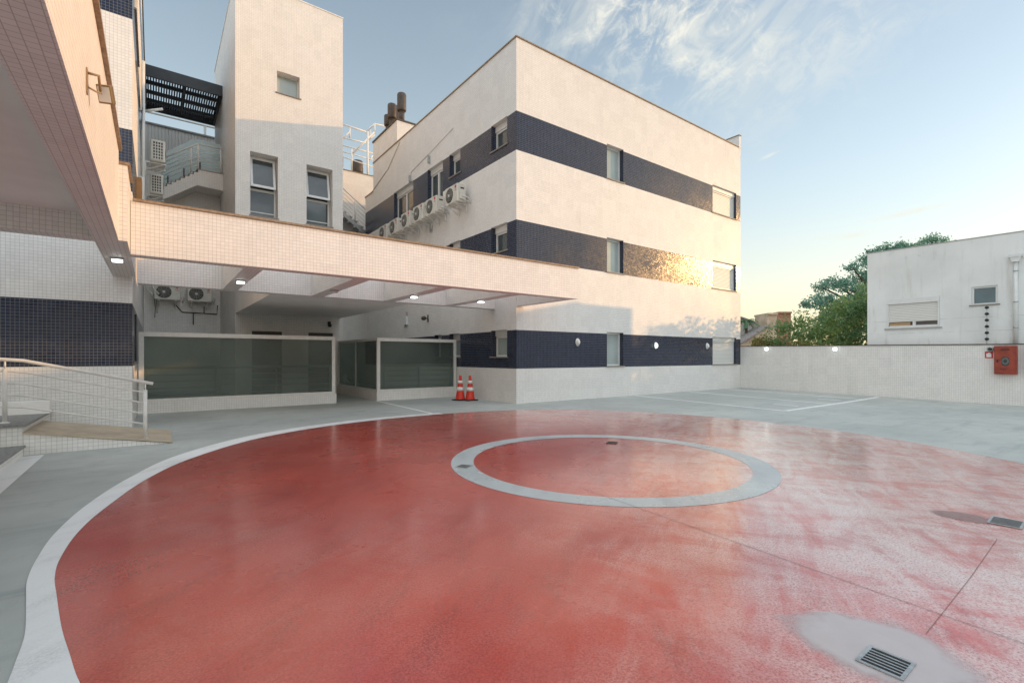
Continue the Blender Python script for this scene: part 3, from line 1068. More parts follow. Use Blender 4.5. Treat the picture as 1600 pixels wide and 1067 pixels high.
def ray_v(px, py, v):
    l = (px - 800) / 752; n = math.hypot(1013, 752); A, B = 1013 / n, 752 / n
    d = (A * l + B, -B * l + A, (558 - py) / 752); t = v / d[1]
    return (d[0] * t, v, 1.3 + d[2] * t)


def rpoly(mbx, pts, v, r):
    mbx.tube([ray_v(x, y, v) for x, y in pts], r, 8)


V1 = 24.33
mb = MB()
rpoly(mb, [(534, 194), (572, 206.5)], V1, .045)
rpoly(mb, [(534, 215.5), (572, 223.5)], V1, .035)
rpoly(mb, [(534, 227), (583, 240)], V1, .035)
rpoly(mb, [(534, 237), (583, 250)], V1, .03)
rpoly(mb, [(534, 245), (583, 261)], V1, .03)
rpoly(mb, [(551, 240), (585, 207)], V1, .045)
rpoly(mb, [(572, 206), (585.5, 194), (602, 197.5)], V1 + .12, .045)
rpoly(mb, [(573, 221), (585.5, 211)], V1 + .12, .035)
rpoly(mb, [(537, 216), (546.5, 206)], V1, .035)
rpoly(mb, [(577, 250), (583, 243)], V1, .035)
mb.build('rail', FRAME, rl)
for (px, y0, y1, r) in ((574.5, 206, 302, .06), (549.5, 233, 266, .04), (546.5, 200, 216, .04), (579, 203, 217, .03), (585.5, 194, 208, .04)):
    mb = MB(); rpoly(mb, [(px, y0), (px, y1)], V1, r); mb.build('post', FRAME, rl)

# outside stair between tower and block
st = thing('outside_stair', 'steel stair with thin handrails squeezed between tower and block', 'stairs', (6.5, 23.0, 6.4))
V2 = 23.0
a0, a1 = ray_v(533, 327, V2), ray_v(573, 363, V2)
b0, b1 = ray_v(533, 334, V2), ray_v(573, 370, V2)
mb = MB(); mb.prism([a0, a1, b1, b0], (0, 0.05, 0)); mb.build('stringer', GALV, st)
tr = MB()
for (px, py) in ((537, 331), (547, 338), (556, 345), (564.5, 353.5), (570, 360)):
    q = ray_v(px, py, V2)
    tr.box(q[0] - .16, q[0] + .14, V2 + .05, V2 + .95, q[2] - .02, q[2] + .03)
tr.build('tread', CONC, st)
mb = MB()
for k in range(6):
    rpoly(mb, [(533, 292 + k * 6.3), (571.5, 328 + k * 6.3)], V2 + .02, .028 if k == 0 else .013)
mb.build('rail', STEEL, st)
mb = MB(); rpoly(mb, [(555, 312), (555, 346)], V2 + .02, .03); mb.build('post', STEEL, st)
mb = MB(); mb.prism([ray_v(533, 336, V2 + .7), ray_v(573, 371, V2 + .7), ray_v(573, 420, V2 + .7), ray_v(533, 420, V2 + .7)], (0, .1, 0))
mb.build('shade_panel', CONC, st)  # added grey panel imitates the shaded wall under the stair

# ------------------------------------------------------------------ left building with porch
LU, LV, LZ = -0.325, 11.06, 12.6
lb = thing('left_building', 'white and navy tiled building at the left edge with a deep porch', 'building', (LU, LV, 0))
LB = [(1.14, 2.27, 1), (4.28, 5.39, 1), (7.39, 8.48, 1), (10.5, 11.6, 1)]
mb = MB()
facade(mb, mapper('-v', LV), -12, LU, 0, LZ, LB, [])
rh = [(12.2, 13.6, 1.2, 2.25, .18), (14.2, 15.4, 7.42, 8.5, .18), (12.3, 14.6, 8.3, 9.9, .18), (15.5, 17.0, 8.2, 9.6, .18)]
facade(mb, mapper('+u', LU), LV, 24.6, 0, LZ, LB, [rh[0], rh[2]])
facade(mb, mapper('-v', 24.6), -12, LU, 0, LZ, [], [])
facade(mb, mapper('-u', -12), LV, 24.6, 0, LZ, [], [])
mb.quad([(-12, LV, LZ), (LU, LV, LZ), (LU, 24.6, LZ), (-12, 24.6, LZ)])
mb.build('wall', [WHITE, NAVY], lb)
mb = MB(); mb.box(-12, LU + 0.03, LV - 0.03, LV + .2, LZ + .002, LZ + .04); mb.box(LU - .2, LU + .03, LV + .2, 24.62, LZ + .002, LZ + .04)
mb.build('coping', STONE, lb)
MP = mapper('+u', LU)
window(lb, MP, *rh[0][:4], dp=.18, style='double')
window(lb, MP, *rh[2][:4], dp=.18, style='double')

porch = thing('porch', 'white tiled porch roof on deep beams over the left entrance', 'porch', (-0.36, 7.7, 2.75))
mb = MB()
mb.box(-0.605, -0.36, -0.5, 7.72, 2.75, 3.86)          # edge beam
mb.box(-0.605, -0.275, 7.72, 11.055, 2.75, 3.70)     # wider tail to the wall
mb.build('edge_beam', WHITE, porch)
mb = MB(); mb.box(-6.5, -0.607, 7.72, 7.98, 2.75, 3.86); mb.build('cross_beam', WHITE, porch)
mb = MB(); mb.box(-6.5, -0.607, -0.5, 7.718, 3.03, 3.84); mb.build('ceiling', STUCCO, porch)
mb = MB()
mb.box(-0.63, -0.325, -0.5, 7.70, 3.862, 3.90)
mb.box(-0.63, -0.245, 7.702, 8.48, 3.702, 3.735)
mb.build('coping', STONE, porch)

# ------------------------------------------------------------------ pergola
pg = thing('pergola', 'white tiled frame canopy spanning from the porch to the block', 'pergola', (-0.27, 8.48, 2.72))
PZ0, PZ1 = 2.72, 3.46
mb = MB(); mb.box(-0.27, 8.30, 8.48, 8.72, PZ0, PZ1); mb.build('front_beam', WHITE, pg)
mb = MB(); mb.box(-0.27, 8.075, 11.72, 11.96, PZ0, PZ1 - .012); mb.build('rear_beam', WHITE, pg)
for x0, x1 in ((1.14, 1.42), (2.92, 3.2), (4.67, 4.95), (6.44, 6.72)):
    mb = MB(); mb.box(x0, x1, 8.722, 11.718, PZ0 + .003, PZ1 - .006); mb.build('cross_beam', WHITE, pg)
mb = MB(); mb.box(8.085, 8.30, 8.722, 10.676, PZ0 + .003, PZ1 - .006); mb.build('cross_beam', WHITE, pg)
mb = MB(); mb.box(2.1, 5.45, 11.962, 17.895, PZ0 + .002, PZ1 - .02); mb.build('canopy_slab', STUCCO, pg)
mb = MB(); mb.box(-0.245, 8.33, 8.45, 8.74, PZ1 + .001, PZ1 + .035); mb.build('coping', STONE, pg)


def lampbox(u, v, z, lit, label):
    t = thing('ceiling_lamp', label, 'lamp', (u, v, z), 0, 'square lamps under the pergola beams')
    a = MB(); a.box(-.075, .075, -.075, .075, -.028, -.002); a.build('housing', GALV, t, True)
    a = MB(); a.box(-.062, .062, -.062, .062, -.060, -.0285); a.build('diffuser', LAMP if lit else LAMPOFF, t, True, bevel=.008)
    return t


lampbox(-.44, 9.1, 2.75, True, 'lit lamp under the porch beam end at left')
lampbox(1.28, 10.17, 2.723, True, 'lit lamp under the leftmost pergola cross beam')
lampbox(3.06, 10.45, 2.723, False, 'unlit lamp under the second pergola cross beam')
lampbox(4.81, 10.27, 2.723, True, 'lit lamp under the third pergola cross beam from left')
lampbox(6.58, 10.17, 2.723, True, 'lit lamp under the pergola cross beam nearest the block')

# recess between left building and tower
rw = thing('courtyard_wall', 'pale wall at the back of the recess below the outside steps', 'wall', (-.3, 22.3, 0))
mb = MB(); mb.box(LU + .002, 2.098, 22.32, 22.5, 0, 8.2); mb.build('wall', WHITE, rw)
mb = MB(); mb.box(LU + .002, 2.098, 22.5, 24.5, 8.0, 8.15); mb.build('terrace_slab', CONC, rw)
uw = thing('terrace_wall', 'ribbed pale wall with flat coping behind the upper terrace', 'wall', (-.3, 26, 0))
mb = MB(); mb.box(-2.5, 5.4, 26, 26.2, 0, 11.35); mb.build('cladding', RIB, uw)
mb = MB(); mb.box(-2.5, 5.4, 25.94, 26.24, 11.352, 11.42); mb.build('coping', DARKSTONE, uw)
hr = thing('terrace_railing', 'thin white handrail above the ribbed terrace wall', 'railing', (0, 26.1, 11.42))
mb = MB(); mb.tube([(-2.4, 26.1, 11.90), (5.3, 26.1, 11.90)], .05, 8); mb.build('rail', FRAME, hr)
for x in (-1.2, 1.85, 4.2):
    mb = MB(); mb.box(x - .05, x + .05, 26.07, 26.13, 11.42, 11.88); mb.build('post', FRAME, hr)

# steps with balustrade
sp = thing('terrace_stair', 'short tiled stair with thin railing climbing to the tower landing', 'stairs', (.2, 21.4, 7.0))
SV0, SV1 = 21.35, 22.31
lz = 8.27
prof = [(2.095, lz), (1.30, lz)]
n = 8
for i in range(n):
    x = 1.30 - i * .135
    z = lz - i * .103
    prof += [(x, z - .103), (x - .135, z - .103)]
xe, ze = prof[-1]
prof += [(xe, ze - .50), (1.27, lz - .58), (2.095, lz - .62)]
mb = MB(); mb.prism([(x, SV0, z) for x, z in prof], (0, SV1 - SV0, 0)); mb.build('flight', WHITE, sp)
mb = MB()
mb.box(1.25, 2.095, SV0 - .01, SV1 - .01, lz + .001, lz + .03)
for i in range(n):
    x = 1.30 - i * .135; z = lz - (i + 1) * .103
    mb.box(x - .155, x - .003, SV0 - .01, SV1 - .01, z + .001, z + .022)
mb.build('tread', STONE, sp)
mb = MB()
for k in range(6):
    h = .98 - k * .155
    mb.tube([(2.09, SV0 + .05, lz + h), (1.3, SV0 + .05, lz + h), (.18, SV0 + .05, lz - .84 + h)], .026 if k == 0 else .010, 8)
mb.build('rail', STEEL, sp)
for x, dz in ((2.03, 0), (1.3, 0), (1.08, -.2)):
    mb = MB(); mb.tube([(x, SV0 + .05, lz + dz), (x, SV0 + .05, lz + dz + .98)], .024, 8); mb.build('post', STEEL, sp)
for x, dz in ((1.36, 0), (.86, -.34), (.38, -.72)):
    mb = MB(); mb.box(x - .025, x + .025, SV0 + .02, SV0 + .06, lz + dz, lz + dz + .3); mb.build('clamp', BLACK, sp)
mb = MB()
mb.prism([(2.09, SV1 - .08, lz + .03), (1.2, SV1 - .08, lz + .03), (.2, SV1 - .08, lz - .75), (.2, SV1 - .08, lz + .6), (1.2, SV1 - .08, lz + 1.45), (2.09, SV1 - .08, lz + 1.45)], (0, .012, 0))
mb.build('glass_panel', BALU, sp)

# louvred bridge roof
lv = thing('louvre_roof', 'charcoal louvred roof bridging left building and tower', 'louvre roof', (-.3, 21.5, 11.35))
mb = MB()
mb.box(LU + .003, 2.097, 21.5, 21.58, 11.32, 11.72); mb.box(LU + .003, 2.097, 24.42, 24.5, 11.32, 11.72)
mb.box(LU + .003, LU + .08, 21.582, 24.418, 11.34, 11.70); mb.box(2.02, 2.097, 21.582, 24.418, 11.34, 11.70)
mb.build('frame', DARKMETAL, lv)
mb = MB()
for y in (22.2, 23.0, 23.75):
    mb.box(LU + .082, 2.018, y, y + .1, 11.38, 11.5)
mb.box(.86, .92, 21.582, 24.418, 11.36, 11.45)
mb.build('cross_bar', DARKMETAL, lv)
mb = MB()
x = LU + .1
while x < 2.0:
    mb.box(x, x + .045, 21.583, 24.417, 11.52, 11.62)
    x += .082
mb.build('fins', DARKMETAL, lv)

# ------------------------------------------------------------------ glass screens
def screen(name, label, pts, group):
    """low tiled plinth carrying framed smoked glass along a polyline of axis aligned runs"""
    t = thing(name, label, 'screen', (pts[0][0], pts[0][1], 0), 0, group)
    pl_, fr_, gl_ = MB(), MB(), MB()
    for i in range(len(pts) - 1):
        (x0, y0), (x1, y1) = pts[i], pts[i + 1]
        if abs(y1 - y0) < 1e-6:
            pl_.box(x0, x1, y0, y0 + .16, 0, .27)
            fr_.box(x0 + .02, x1 - .02, y0 + .03, y0 + .11, .272, .33)
            fr_.box(x0 + .02, x1 - .02, y0 + .03, y0 + .11, 1.78, 1.88)
            fr_.box(x0 + .02, x0 + .115, y0 + .03, y0 + .11, .332, 1.778)
            fr_.box(x1 - .115, x1 - .02, y0 + .03, y0 + .11, .332, 1.778)
            gl_.box(x0 + .10, x1 - .10, y0 + .06, y0 + .075, .33, 1.80)
        else:
            pl_.box(x0, x0 + .16, y0 + .162, y1, 0, .268)
            fr_.box(x0 + .03, x0 + .11, y0 + .115, y1, .27, .328)
            fr_.box(x0 + .03, x0 + .11, y0 + .115, y1, 1.80, 1.878)
            fr_.box(x0 + .03, x0 + .11, y1 - .08, y1 - .002, .33, 1.798)
            gl_.box(x0 + .06, x0 + .075, y0 + .115, y1 - .08, .33, 1.80)
    pl_.build('plinth', WHITE, t)
    fr_.build('frame', STEEL, t)
    gl_.build('glass_pane', SCREEN, t)
    return t


screen('glass_screen', 'long smoked glass screen on a tiled plinth left of the passage', [(LU + .01, 13.9), (4.13, 13.9)], 'smoked glass screens')
screen('glass_screen', 'L shaped smoked glass screen beside the traffic cones', [(5.31, 13.9), (8.06, 13.9)], 'smoked glass screens')
# return of the second screen
t2 = bpy.data.objects['glass_screen.001']
pl_, fr_, gl_ = MB(), MB(), MB()
pl_.box(5.312, 5.47, 14.062, 17.8, 0, .268)
fr_.box(5.34, 5.42, 14.012, 17.8, .27, .328); fr_.box(5.34, 5.42, 14.012, 17.8, 1.80, 1.878)
fr_.box(5.34, 5.42, 17.72, 17.798, .33, 1.798); fr_.box(5.35, 5.41, 15.9, 15.95, .33, 1.798)
gl_.box(5.37, 5.385, 14.012, 15.9, .33, 1.80); gl_.box(5.37, 5.385, 15.95, 17.72, .33, 1.80)
pl_.build('side_plinth', WHITE, t2); fr_.build('side_frame', STEEL, t2); gl_.build('side_pane', SCREEN, t2)


def inner_rail(x0, x1, y, label):
    t = thing('access_rail', label, 'railing', (x0, y, 0), 0, 'tube rails standing behind the glass screens')
    m_ = MB()
    m_.tube([(x0, y, 1.05), (x1, y, 1.05)], .032, 8)
    for z in (.88, .72, .56, .40):
        m_.tube([(x0, y, z), (x1, y, z)], .014, 6)
    m_.build('rail', FRAME, t)
    k = int((x1 - x0) / 1.15) + 1
    for i in range(k):
        x = x0 + .05 + (x1 - x0 - .1) * i / (k - 1)
        m_ = MB(); m_.tube([(x, y, 0), (x, y, 1.03)], .028, 8); m_.build('post', FRAME, t)


inner_rail(-.2, 4.05, 14.10, 'tube rail seen through the long glass screen')
inner_rail(5.55, 7.95, 14.10, 'tube rail seen through the glass screen by the cones')

# ------------------------------------------------------------------ ramp, landing and steps
rp = thing('entrance_ramp', 'tan topped tiled ramp and landing at the left entrance', 'ramp', (-1.4, 9.0, 0))
mb = MB()
mb.prism([(-1.40, 8.95, 0), (.16, 8.95, 0), (.16, 8.95, .004), (-1.40, 8.95, .285)], (0, 1.45, 0)); mb.build('ramp_body', WHITE, rp)
mb = MB()
mb.prism([(-1.40, 8.93, .287), (.22, 8.93, .007), (.22, 8.93, .016), (-1.40, 8.93, .31)], (0, 1.49, 0)); mb.build('ramp_surface', RAMP, rp)
mb = MB(); mb.box(-7, -1.402, 8.95, 11.05, 0, .385); mb.build('landing', WHITE, rp)
mb = MB(); mb.box(-7, -1.36, 8.90, 11.04, .387, .42); mb.build('landing_slab', DARKSTONE, rp)
mb = MB(); mb.box(-7, -1.395, 3.0, 8.948, 0, .11); mb.build('step', WHITE, rp)
mb = MB(); mb.box(-7, -1.37, 3.0, 8.946, .112, .135); mb.build('step_tread', DARKSTONE, rp)
mb = MB(); mb.box(-3.2, -1.32, 10.36, 10.5, .422, .62); mb.build('upstand', STUCCO, rp)

rg = thing('ramp_railing', 'cream tubular railing running down the entrance ramp', 'railing', (-1.6, 9.15, .42))
RV = 9.16
top = [(-4.0, RV, 1.27), (-1.62, RV, 1.27), (-1.42, RV, 1.25), (-.02, RV, .895)]
mb = MB(); mb.tube(top, .024, 12); mb.build('handrail', STEEL, rg)
for k in range(4):
    dz = -.155 - k * .158
    mb = MB(); mb.tube([(-4.0, RV, 1.27 + dz), (-1.62, RV, 1.27 + dz), (-1.42, RV, 1.25 + dz), (-.10, RV, .915 + dz)], .0125, 8)
    mb.build('rail', STEEL, rg)
for (x, z0, z1) in ((-1.60, .42, 1.25), (-.115, .055, .905), (-3.2, .42, 1.25)):
    mb = MB()
    mb.tube([(x, RV, z0), (x, RV, z1 - .10)], .026, 12); mb.tube([(x, RV, z1 - .10), (x, RV, z1)], .011, 8)
    mb.lathe([(.05, 0), (.05, .012), (.03, .02)], (x, RV, z0), n=16)
    mb.build('post', STEEL, rg)

# ------------------------------------------------------------------ perimeter wall and fittings
pw = thing('perimeter_wall', 'low white tiled wall closing the yard on the right', 'wall', (20.07, 10, 0))
mb = MB()
k = []
for v in (10.675, 8, 6, 4, 2, 0, -4, -12):
    k.append((v, gz(20, v) - .05, 1.75 - max(0, (10.68 - v)) * .0105 if v > 0 else 1.64))
for i in range(len(k) - 1):
    (va, za, ta), (vb, zb, tb) = k[i], k[i + 1]
    mb.quad([(20.07, va, za), (20.07, vb, zb), (20.07, vb, tb), (20.07, va, ta)])
    mb.quad([(20.25, va, za - .6), (20.25, vb, zb - .6), (20.25, vb, tb), (20.25, va, ta)])
    mb.quad([(20.07, va, ta), (20.07, vb, tb), (20.25, vb, tb), (20.25, va, ta)])
mb.build('wall', WHITE, pw)
mb = MB()
for i in range(len(k) - 1):
    (va, za, ta), (vb, zb, tb) = k[i], k[i + 1]
    mb.prism([(20.045, va, ta + .001), (20.045, vb, tb + .001), (20.045, vb, tb + .028), (20.045, va, ta + .028)], (.22, 0, 0))
mb.build('coping', VENT, pw)


def oval_lamp(u, v, z, mt, label):
    t = thing('bulkhead_lamp', label, 'lamp', (u, v, z), 0, 'oval bulkhead lamps on the navy band')
    m_ = MB(); m_.lathe([(.0, -.012), (.105, -.012), (.105, -.03), (.09, -.042), (.0, -.045)][::-1], (0, 0, 0), 'Y', 24)
    for i, q in enumerate(m_.v):
        m_.v[i] = (q[0] * .82, q[1], q[2] * 1.15)
    m_.build('base', FRAME, t, True)
    m_ = MB(); m_.lathe([(.0, -.105), (.045, -.098), (.07, -.08), (.08, -.046), (.08, -.02)], (0, 0, 0), 'Y', 24)
    for i, q in enumerate(m_.v):
        m_.v[i] = (q[0] * .82, q[1], q[2] * 1.15)
    m_.build('diffuser', mt, t, True)


oval_lamp(10.42, VB, 1.76, LAMPOFF, 'unlit oval lamp between block corner and ground floor window')
oval_lamp(14.25, VB, 1.71, LAMPDIM, 'glowing oval lamp right of the ground floor window')
oval_lamp(17.5, VB, 1.74, LAMPOFF, 'oval lamp just left of the ground floor shutter')


def wall_lamp(v, z, label):
    t = thing('wall_lamp', label, 'lamp', (20.07, v, z), 0, 'small lit lamps on the perimeter wall')
    m_ = MB(); m_.box(-.03, -.002, -.075, .075, -.075, .075); m_.build('base', FRAME, t, True, bevel=.01)
    m_ = MB(); m_.box(-.085, -.031, -.058, .058, -.058, .058); m_.build('diffuser', LAMP, t, True, bevel=.02)


wall_lamp(9.57, 1.63, 'lit square lamp on the perimeter wall nearest the block')
wall_lamp(7.11, 1.59, 'lit square lamp on the perimeter wall below the hedge end')


def cabinet(v0, v1, z0, z1, label):
    t = thing('hose_cabinet', label, 'fire cabinet', (20.07, (v0 + v1) / 2, z0), 0, 'red fire hose cabinets on the perimeter wall')
    w2 = (v1 - v0) / 2; h = z1 - z0
    m_ = MB(); m_.box(-.16, -.002, -w2, w2, 0, h); m_.build('body', CABRED, t, True, bevel=.008)
    m_ = MB()
    # door with an oval window opening: ring of quads
    N = 32; oz = h * .46
    for i in range(N):
        a, b = 2 * math.pi * i / N, 2 * math.pi * (i + 1) / N
        def rim_(q):
            c, s_ = math.cos(q), math.sin(q)
            k_ = 1 / max(abs(c) / (w2 - .03), abs(s_) / (h * .46 - .01), 1e-6)
            return (c * k_, s_ * k_)
        def ov(q):
            c, s_ = math.cos(q), math.sin(q)
            e = 3.2
            k_ = (abs(c / .085) ** e + abs(s_ / .135) ** e) ** (-1 / e)
            return (c * k_, s_ * k_)
        o1, o2, i1, i2 = rim_(a), rim_(b), ov(a), ov(b)
        m_.quad([(-.172, o1[0], h * .5 + o1[1]), (-.172, o2[0], h * .5 + o2[1]), (-.172, i2[0], oz + i2[1]), (-.172, i1[0], oz + i1[1])])
        m_.quad([(-.172, i1[0], oz + i1[1]), (-.172, i2[0], oz + i2[1]), (-.162, i2[0], oz + i2[1]), (-.162, i1[0], oz + i1[1])])
        m_.quad([(-.172, o1[0], h * .5 + o1[1]), (-.172, o2[0], h * .5 + o2[1]), (-.161, o2[0], h * .5 + o2[1]), (-.161, o1[0], h * .5 + o1[1])])
    dr = m_.build('door', CABRED, t, True)
    m_ = MB()
    for i in range(N):
        a, b = 2 * math.pi * i / N, 2 * math.pi * (i + 1) / N
        i1, i2 = ov(a), ov(b)
        m_.quad([(-.1625, 0, oz), (-.1625, i1[0], oz + i1[1]), (-.1625, i2[0], oz + i2[1])])
    m_.build('pane', PANE, dr, True)
    m_ = MB()
    for r_ in (.05, .07):
        m_.tube([(-.165, r_ * math.cos(q * .3), oz + r_ * 1.3 * math.sin(q * .3)) for q in range(22)], .011, 6)
    m_.build('hose', HOSE, t, True)
    m_ = MB(); m_.box(-.19, -.172, w2 - .09, w2 - .06, h * .42, h * .52); m_.build('latch', BLACK, dr, True)
    m_ = MB(); m_.box(-.176, -.1725, -.09, .09, h * .84, h * .90); m_.box(-.176, -.1725, -.03, .1, h * .16, h * .19); m_.build('stencil', plain('faded dark stencil', (.10, .02, .015), .6), dr, True)
    return t


cabinet(2.46, 2.93, .80, 1.63, 'rusty red hose cabinet beside the red and white sign')
cabinet(1.80, 2.27, .80, 1.63, 'red hose cabinet cut off by the right edge of the photo')
sg = thing('fire_sign', 'small red and white square sign left of the hose cabinet', 'sign', (20.07, 3.06, 1.27))
mb = MB(); mb.box(-.012, -.002, -.085, .085, 0, .2); mb.build('plate', REDP, sg, True)
mb = MB(); mb.box(-.0135, -.0125, -.055, .055, .03, .13); mb.box(-.0135, -.0125, -.035, .02, .131, .165); mb.box(-.0135, -.0125, .03, .05, .131, .15)
mb.build('pictogram', SIGNW, sg, True)
sn = thing('alarm_siren', 'round grey alarm sounder above the small red sign', 'siren', (20.07, 3.02, 1.54))
mb = MB(); mb.lathe([(.05, -.10), (.075, -.09), (.075, -.03), (.05, -.003)], (0, 0, 0), 'X', 20); mb.build('horn', GALV, sn, True)
mb = MB(); mb.lathe([(.045, -.115), (.05, -.101)], (0, 0, 0), 'X', 20); mb.build('grille', BLACK, sn, True)

# ------------------------------------------------------------------ neighbour's house
HU, HV, HZ = 20.28, 6.19, 4.95
nb = thing('neighbour_house', 'stained pale plaster house rising behind the perimeter wall', 'house', (HU, HV, -.5))
hm = mapper('-u', HU)
hh = [(4.23, 5.62, 2.28, 3.27, .12), (2.90, 3.48, 2.90, 3.46, .10)]
mb = MB()
facade(mb, hm, -12, HV, -.6, HZ, [], hh)
facade(mb, mapper('-v', HV), HU, HU + 2.7, -.6, HZ, [], [])
facade(mb, mapper('-v', -12), HU, HU + 2.7, -.6, HZ, [], [])
facade(mb, mapper('-u', HU + 2.7), -12, HV, -.6, HZ, [], [])
mb.quad([(HU, -12, HZ), (HU + 2.7, -12, HZ), (HU + 2.7, HV, HZ), (HU, HV, HZ)])
mb.build('wall', PLASTER, nb)
mb = MB(); mb.box(HU + .004, HU + 2.69, -3.2, 1.9, HZ + .001, 5.45); mb.box(HU + .004, HU + 2.69, -12, -3.202, HZ + .001, 6.75)
mb.build('unseen_upper_storey', PLASTER, nb)  # unseen raised parts, sized to shade the porch beam and left wall
mb = MB(); mb.box(HU - .015, HU + .18, 1.92, HV + .015, HZ + .002, HZ + .03); mb.build('coping', CONC, nb)
# shuttered window
a, b, c, d = hh[0][:4]
mb = MB()
mbox(mb, hm, a + .003, b - .003, -.02, .10, d - .17, d - .003)
mbox(mb, hm, a + .003, a + .05, -.015, .10, c + .003, d - .175)
mbox(mb, hm, b - .05, b - .003, -.015, .10, c + .003, d - .175)
mbox(mb, hm, a + .05, b - .05, .02, .10, c + .003, c + .06)
mbox(mb, hm, a + .05, b - .05, .03, .09, c + .06, c + .085)
mbox(mb, hm, a + .62, a + .70, .04, .10, c + .085, c + .22)
fr = mb.build('window', FRAME, nb)
mb = MB(); mbox(mb, hm, a + .05, b - .05, .02, .05, c + .215, d - .175); mb.build('roller_shutter', SHUT, fr)
mb = MB(); mbox(mb, hm, a + .05, b - .05, .085, .10, c + .085, c + .25); mb.build('pane', PANE, fr)
mb = MB(); mbox(mb, hm, a - .06, b + .06, -.05, .02, c - .035, c + .001); mb.build('sill', CONC, fr)
mb = MB(); mbox(mb, hm, b - .62, b - .06, .07, .08, c + .085, c + .20); mb.build('curtain', plain('tan curtain', (.50, .33, .17), .8), fr)
window(nb, hm, *hh[1][:4], dp=.10, fw=.05, pane=BLUEP)
# rain pipe
rpipe = thing('rain_pipe', 'white rain pipe with hopper head on the plaster house', 'pipe', (HU, 2.56, 1.7))
mb = MB(); mb.tube([(HU - .07, 2.52, 1.66), (HU - .07, 2.52, 4.1)], .048, 14); mb.build('pipe', FRAME, rpipe)
mb = MB(); mb.prism([(HU - .16, 2.40, 4.22), (HU - .16, 2.64, 4.22), (HU - .16, 2.59, 4.08), (HU - .16, 2.45, 4.08)], (.158, 0, 0)); mb.box(HU - .18, HU - .002, 2.37, 2.67, 4.221, 4.30)
mb.build('hopper', FRAME, rpipe)
mb = MB()
for z in (2.15, 2.9, 3.8):
    mb.lathe([(.056, z), (.056, z + .035)], (HU - .07, 2.52, 0), n=16)
mb.build('bracket', GALV, rpipe)
ins = thing('fence_insulators', 'strand of black electric fence insulators under the small window', 'insulators', (20.16, 3.12, 1.68))
mb = MB(); mb.tube([(20.16, 3.12, 1.68), (20.16, 3.12, 2.86)], .006, 6); mb.build('rod', GALV, ins)
for i in range(6):
    mb = MB(); mb.lathe([(.012, 0), (.045, .02), (.05, .05), (.03, .085), (.012, .09)], (20.16, 3.12, 1.80 + i * .19), n=14)
    mb.build('insulator', BLACK, ins)

# ------------------------------------------------------------------ air conditioners
AW, AD, AH = .84, .34, .60


def lettering(txt, size, parent, loc, rot, m):
    cu = bpy.data.curves.new('lettering', 'FONT')
    cu.body = txt; cu.size = size; cu.extrude = .0008; cu.align_x = 'CENTER'; cu.align_y = 'CENTER'
    o = bpy.data.objects.new('lettering', cu)
    C.objects.link(o)
    dg = bpy.context.evaluated_depsgraph_get()
    me = bpy.data.meshes.new_from_object(o.evaluated_get(dg))
    bpy.data.objects.remove(o)
    me.materials.clear(); me.materials.append(m)
    o = bpy.data.objects.new('lettering', me)
    C.objects.link(o); o.parent = parent; o.location = loc; o.rotation_euler = rot
    return o


